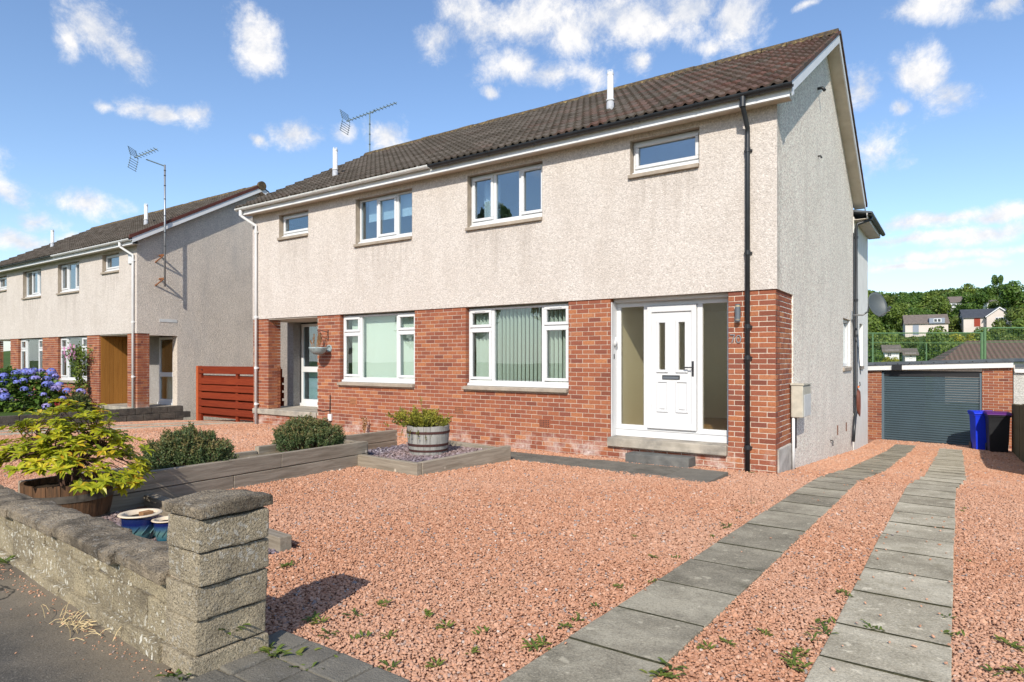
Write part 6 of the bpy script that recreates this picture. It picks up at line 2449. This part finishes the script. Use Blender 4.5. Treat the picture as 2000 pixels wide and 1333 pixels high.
for k in range(3):
    MB().box(L * (.70 + .06 * k), L * (.745 + .06 * k), -1.72, -1.681, ze * .50, ze * .86).build('pane', 'far_window', w_)
gable_house('hill_house', 1856, 1886, 590, 578, 606, 215, 'far_white', 'brown_roof', 'white house half hidden by trees above the slate roofed house', 9.0, windows=[(.1, .3, .4, .85, 'far_window')])
gable_house('hill_house', 1928, 1944, 590, 585, 604, 205, 'far_white', 'brown_roof', 'small white house end showing above the slate roof', 7.0)
gable_house('hill_house', 1728, 1752, 684, 673, 704, 80, 'far_white', 'brown_roof', 'white house gable low among bushes behind the left end of the garage', 6.0, windows=[(.2, .45, .3, .8, 'far_window')])
gable_house('hill_house', 1768, 1786, 690, 680, 704, 82, 'far_white', 'brown_roof', 'tiny white gabled house low behind the middle of the garage', 6.0, windows=[(.4, .65, .3, .8, 'far_window')])

# large hipped brown roof behind the right of the garage
d = 42
pa, pb, pc = world_at(1836, 706, d), world_at(1896, 672, d), world_at(2120, 671, d)
hr = empty('hipped_building', (pa.x, pa.y, 0), .1, 'large low building with brown hipped tile roof behind the garage', 'building')
Lx = (world_at(2120, 706, d) - pa).length
z0h, z1h = pa.z, pb.z
MB().box(.3, Lx, .3, 9, -3, z0h).build('wall', 'far_pink', hr)
hx = (pb - world_at(1836, 672, d)).length
MB().add([(0, 0, z0h), (Lx, 0, z0h), (Lx, 10, z0h), (0, 10, z0h), (hx, 5, z1h + .3), (Lx, 5, z1h + .3)], [(0, 1, 5, 4), (3, 0, 4), (2, 3, 4, 5), (1, 2, 5), (0, 3, 2, 1)]).build('roof', 'brown_tiles', hr)

# green court fence
gf = empty('court_fence', tuple(world_at(1690, 701.5, 27)), YAW, 'green steel mesh fence standing behind the garage roof', 'fence')
def fp(px, py):
    v = world_at(px, py, 27) - gf.location
    v.rotate(Matrix.Rotation(-YAW, 4, 'Z'))
    return v
for px, pyt, r0 in ((1704.5, 652, .035), (1809, 671, .022), (1917.5, 650, .05), (1923.5, 641, .05), (2040, 641, .04)):
    MB().tube([fp(px, 760), fp(px, pyt)], r0, 8).build('post', 'green_paint', gf)
for a, b, r0 in (((1660, 651.5), (1920, 650.5), .028), ((1920, 641), (2060, 640.5), .032), ((1700, 670), (1920, 670.5), .014), ((1924, 669), (2060, 668.5), .014), ((1905, 648), (1923, 641.5), .02)):
    MB().tube([fp(*a), fp(*b)], r0, 6).build('rail', 'green_paint', gf)
mb = MB()
for k in range(110):
    px = 1690 + 3.2 * k
    mb.tube([fp(px, 712), fp(px, 652 if px < 1920 else 641)], .0035, 3, False)
for k in range(9):
    mb.tube([fp(1690, 655 + 6.4 * k), fp(2050, 655 + 6.4 * k)], .0035, 3, False)
mb.build('mesh_wire', 'green_paint', gf)['kind'] = 'stuff'

# trees across the street, seen mirrored in the upper windows
for i, (x, y, R, k) in enumerate([(-17, -31, 3.6, 0), (-23, -34, 4.4, 1), (-30, -31, 4.0, 4), (-37, -36, 4.8, 0), (-11, -36, 4.2, 3)]):
    o = empty('tree', (x, y, 2.5), i * 1.3, '%s street tree across the road mirrored in the bedroom windows' % ['broad dark', 'mid green', 'tall dark', 'large dark', 'tall mid green'][i], 'tree', 'trees across the road')
    inst('crown', CROWNS[k], o, Matrix.Diagonal((R, R, R * 1.15, 1)))
    inst('trunk', TRUNK, o, Matrix.Diagonal((R, R, R * 1.15, 1)))
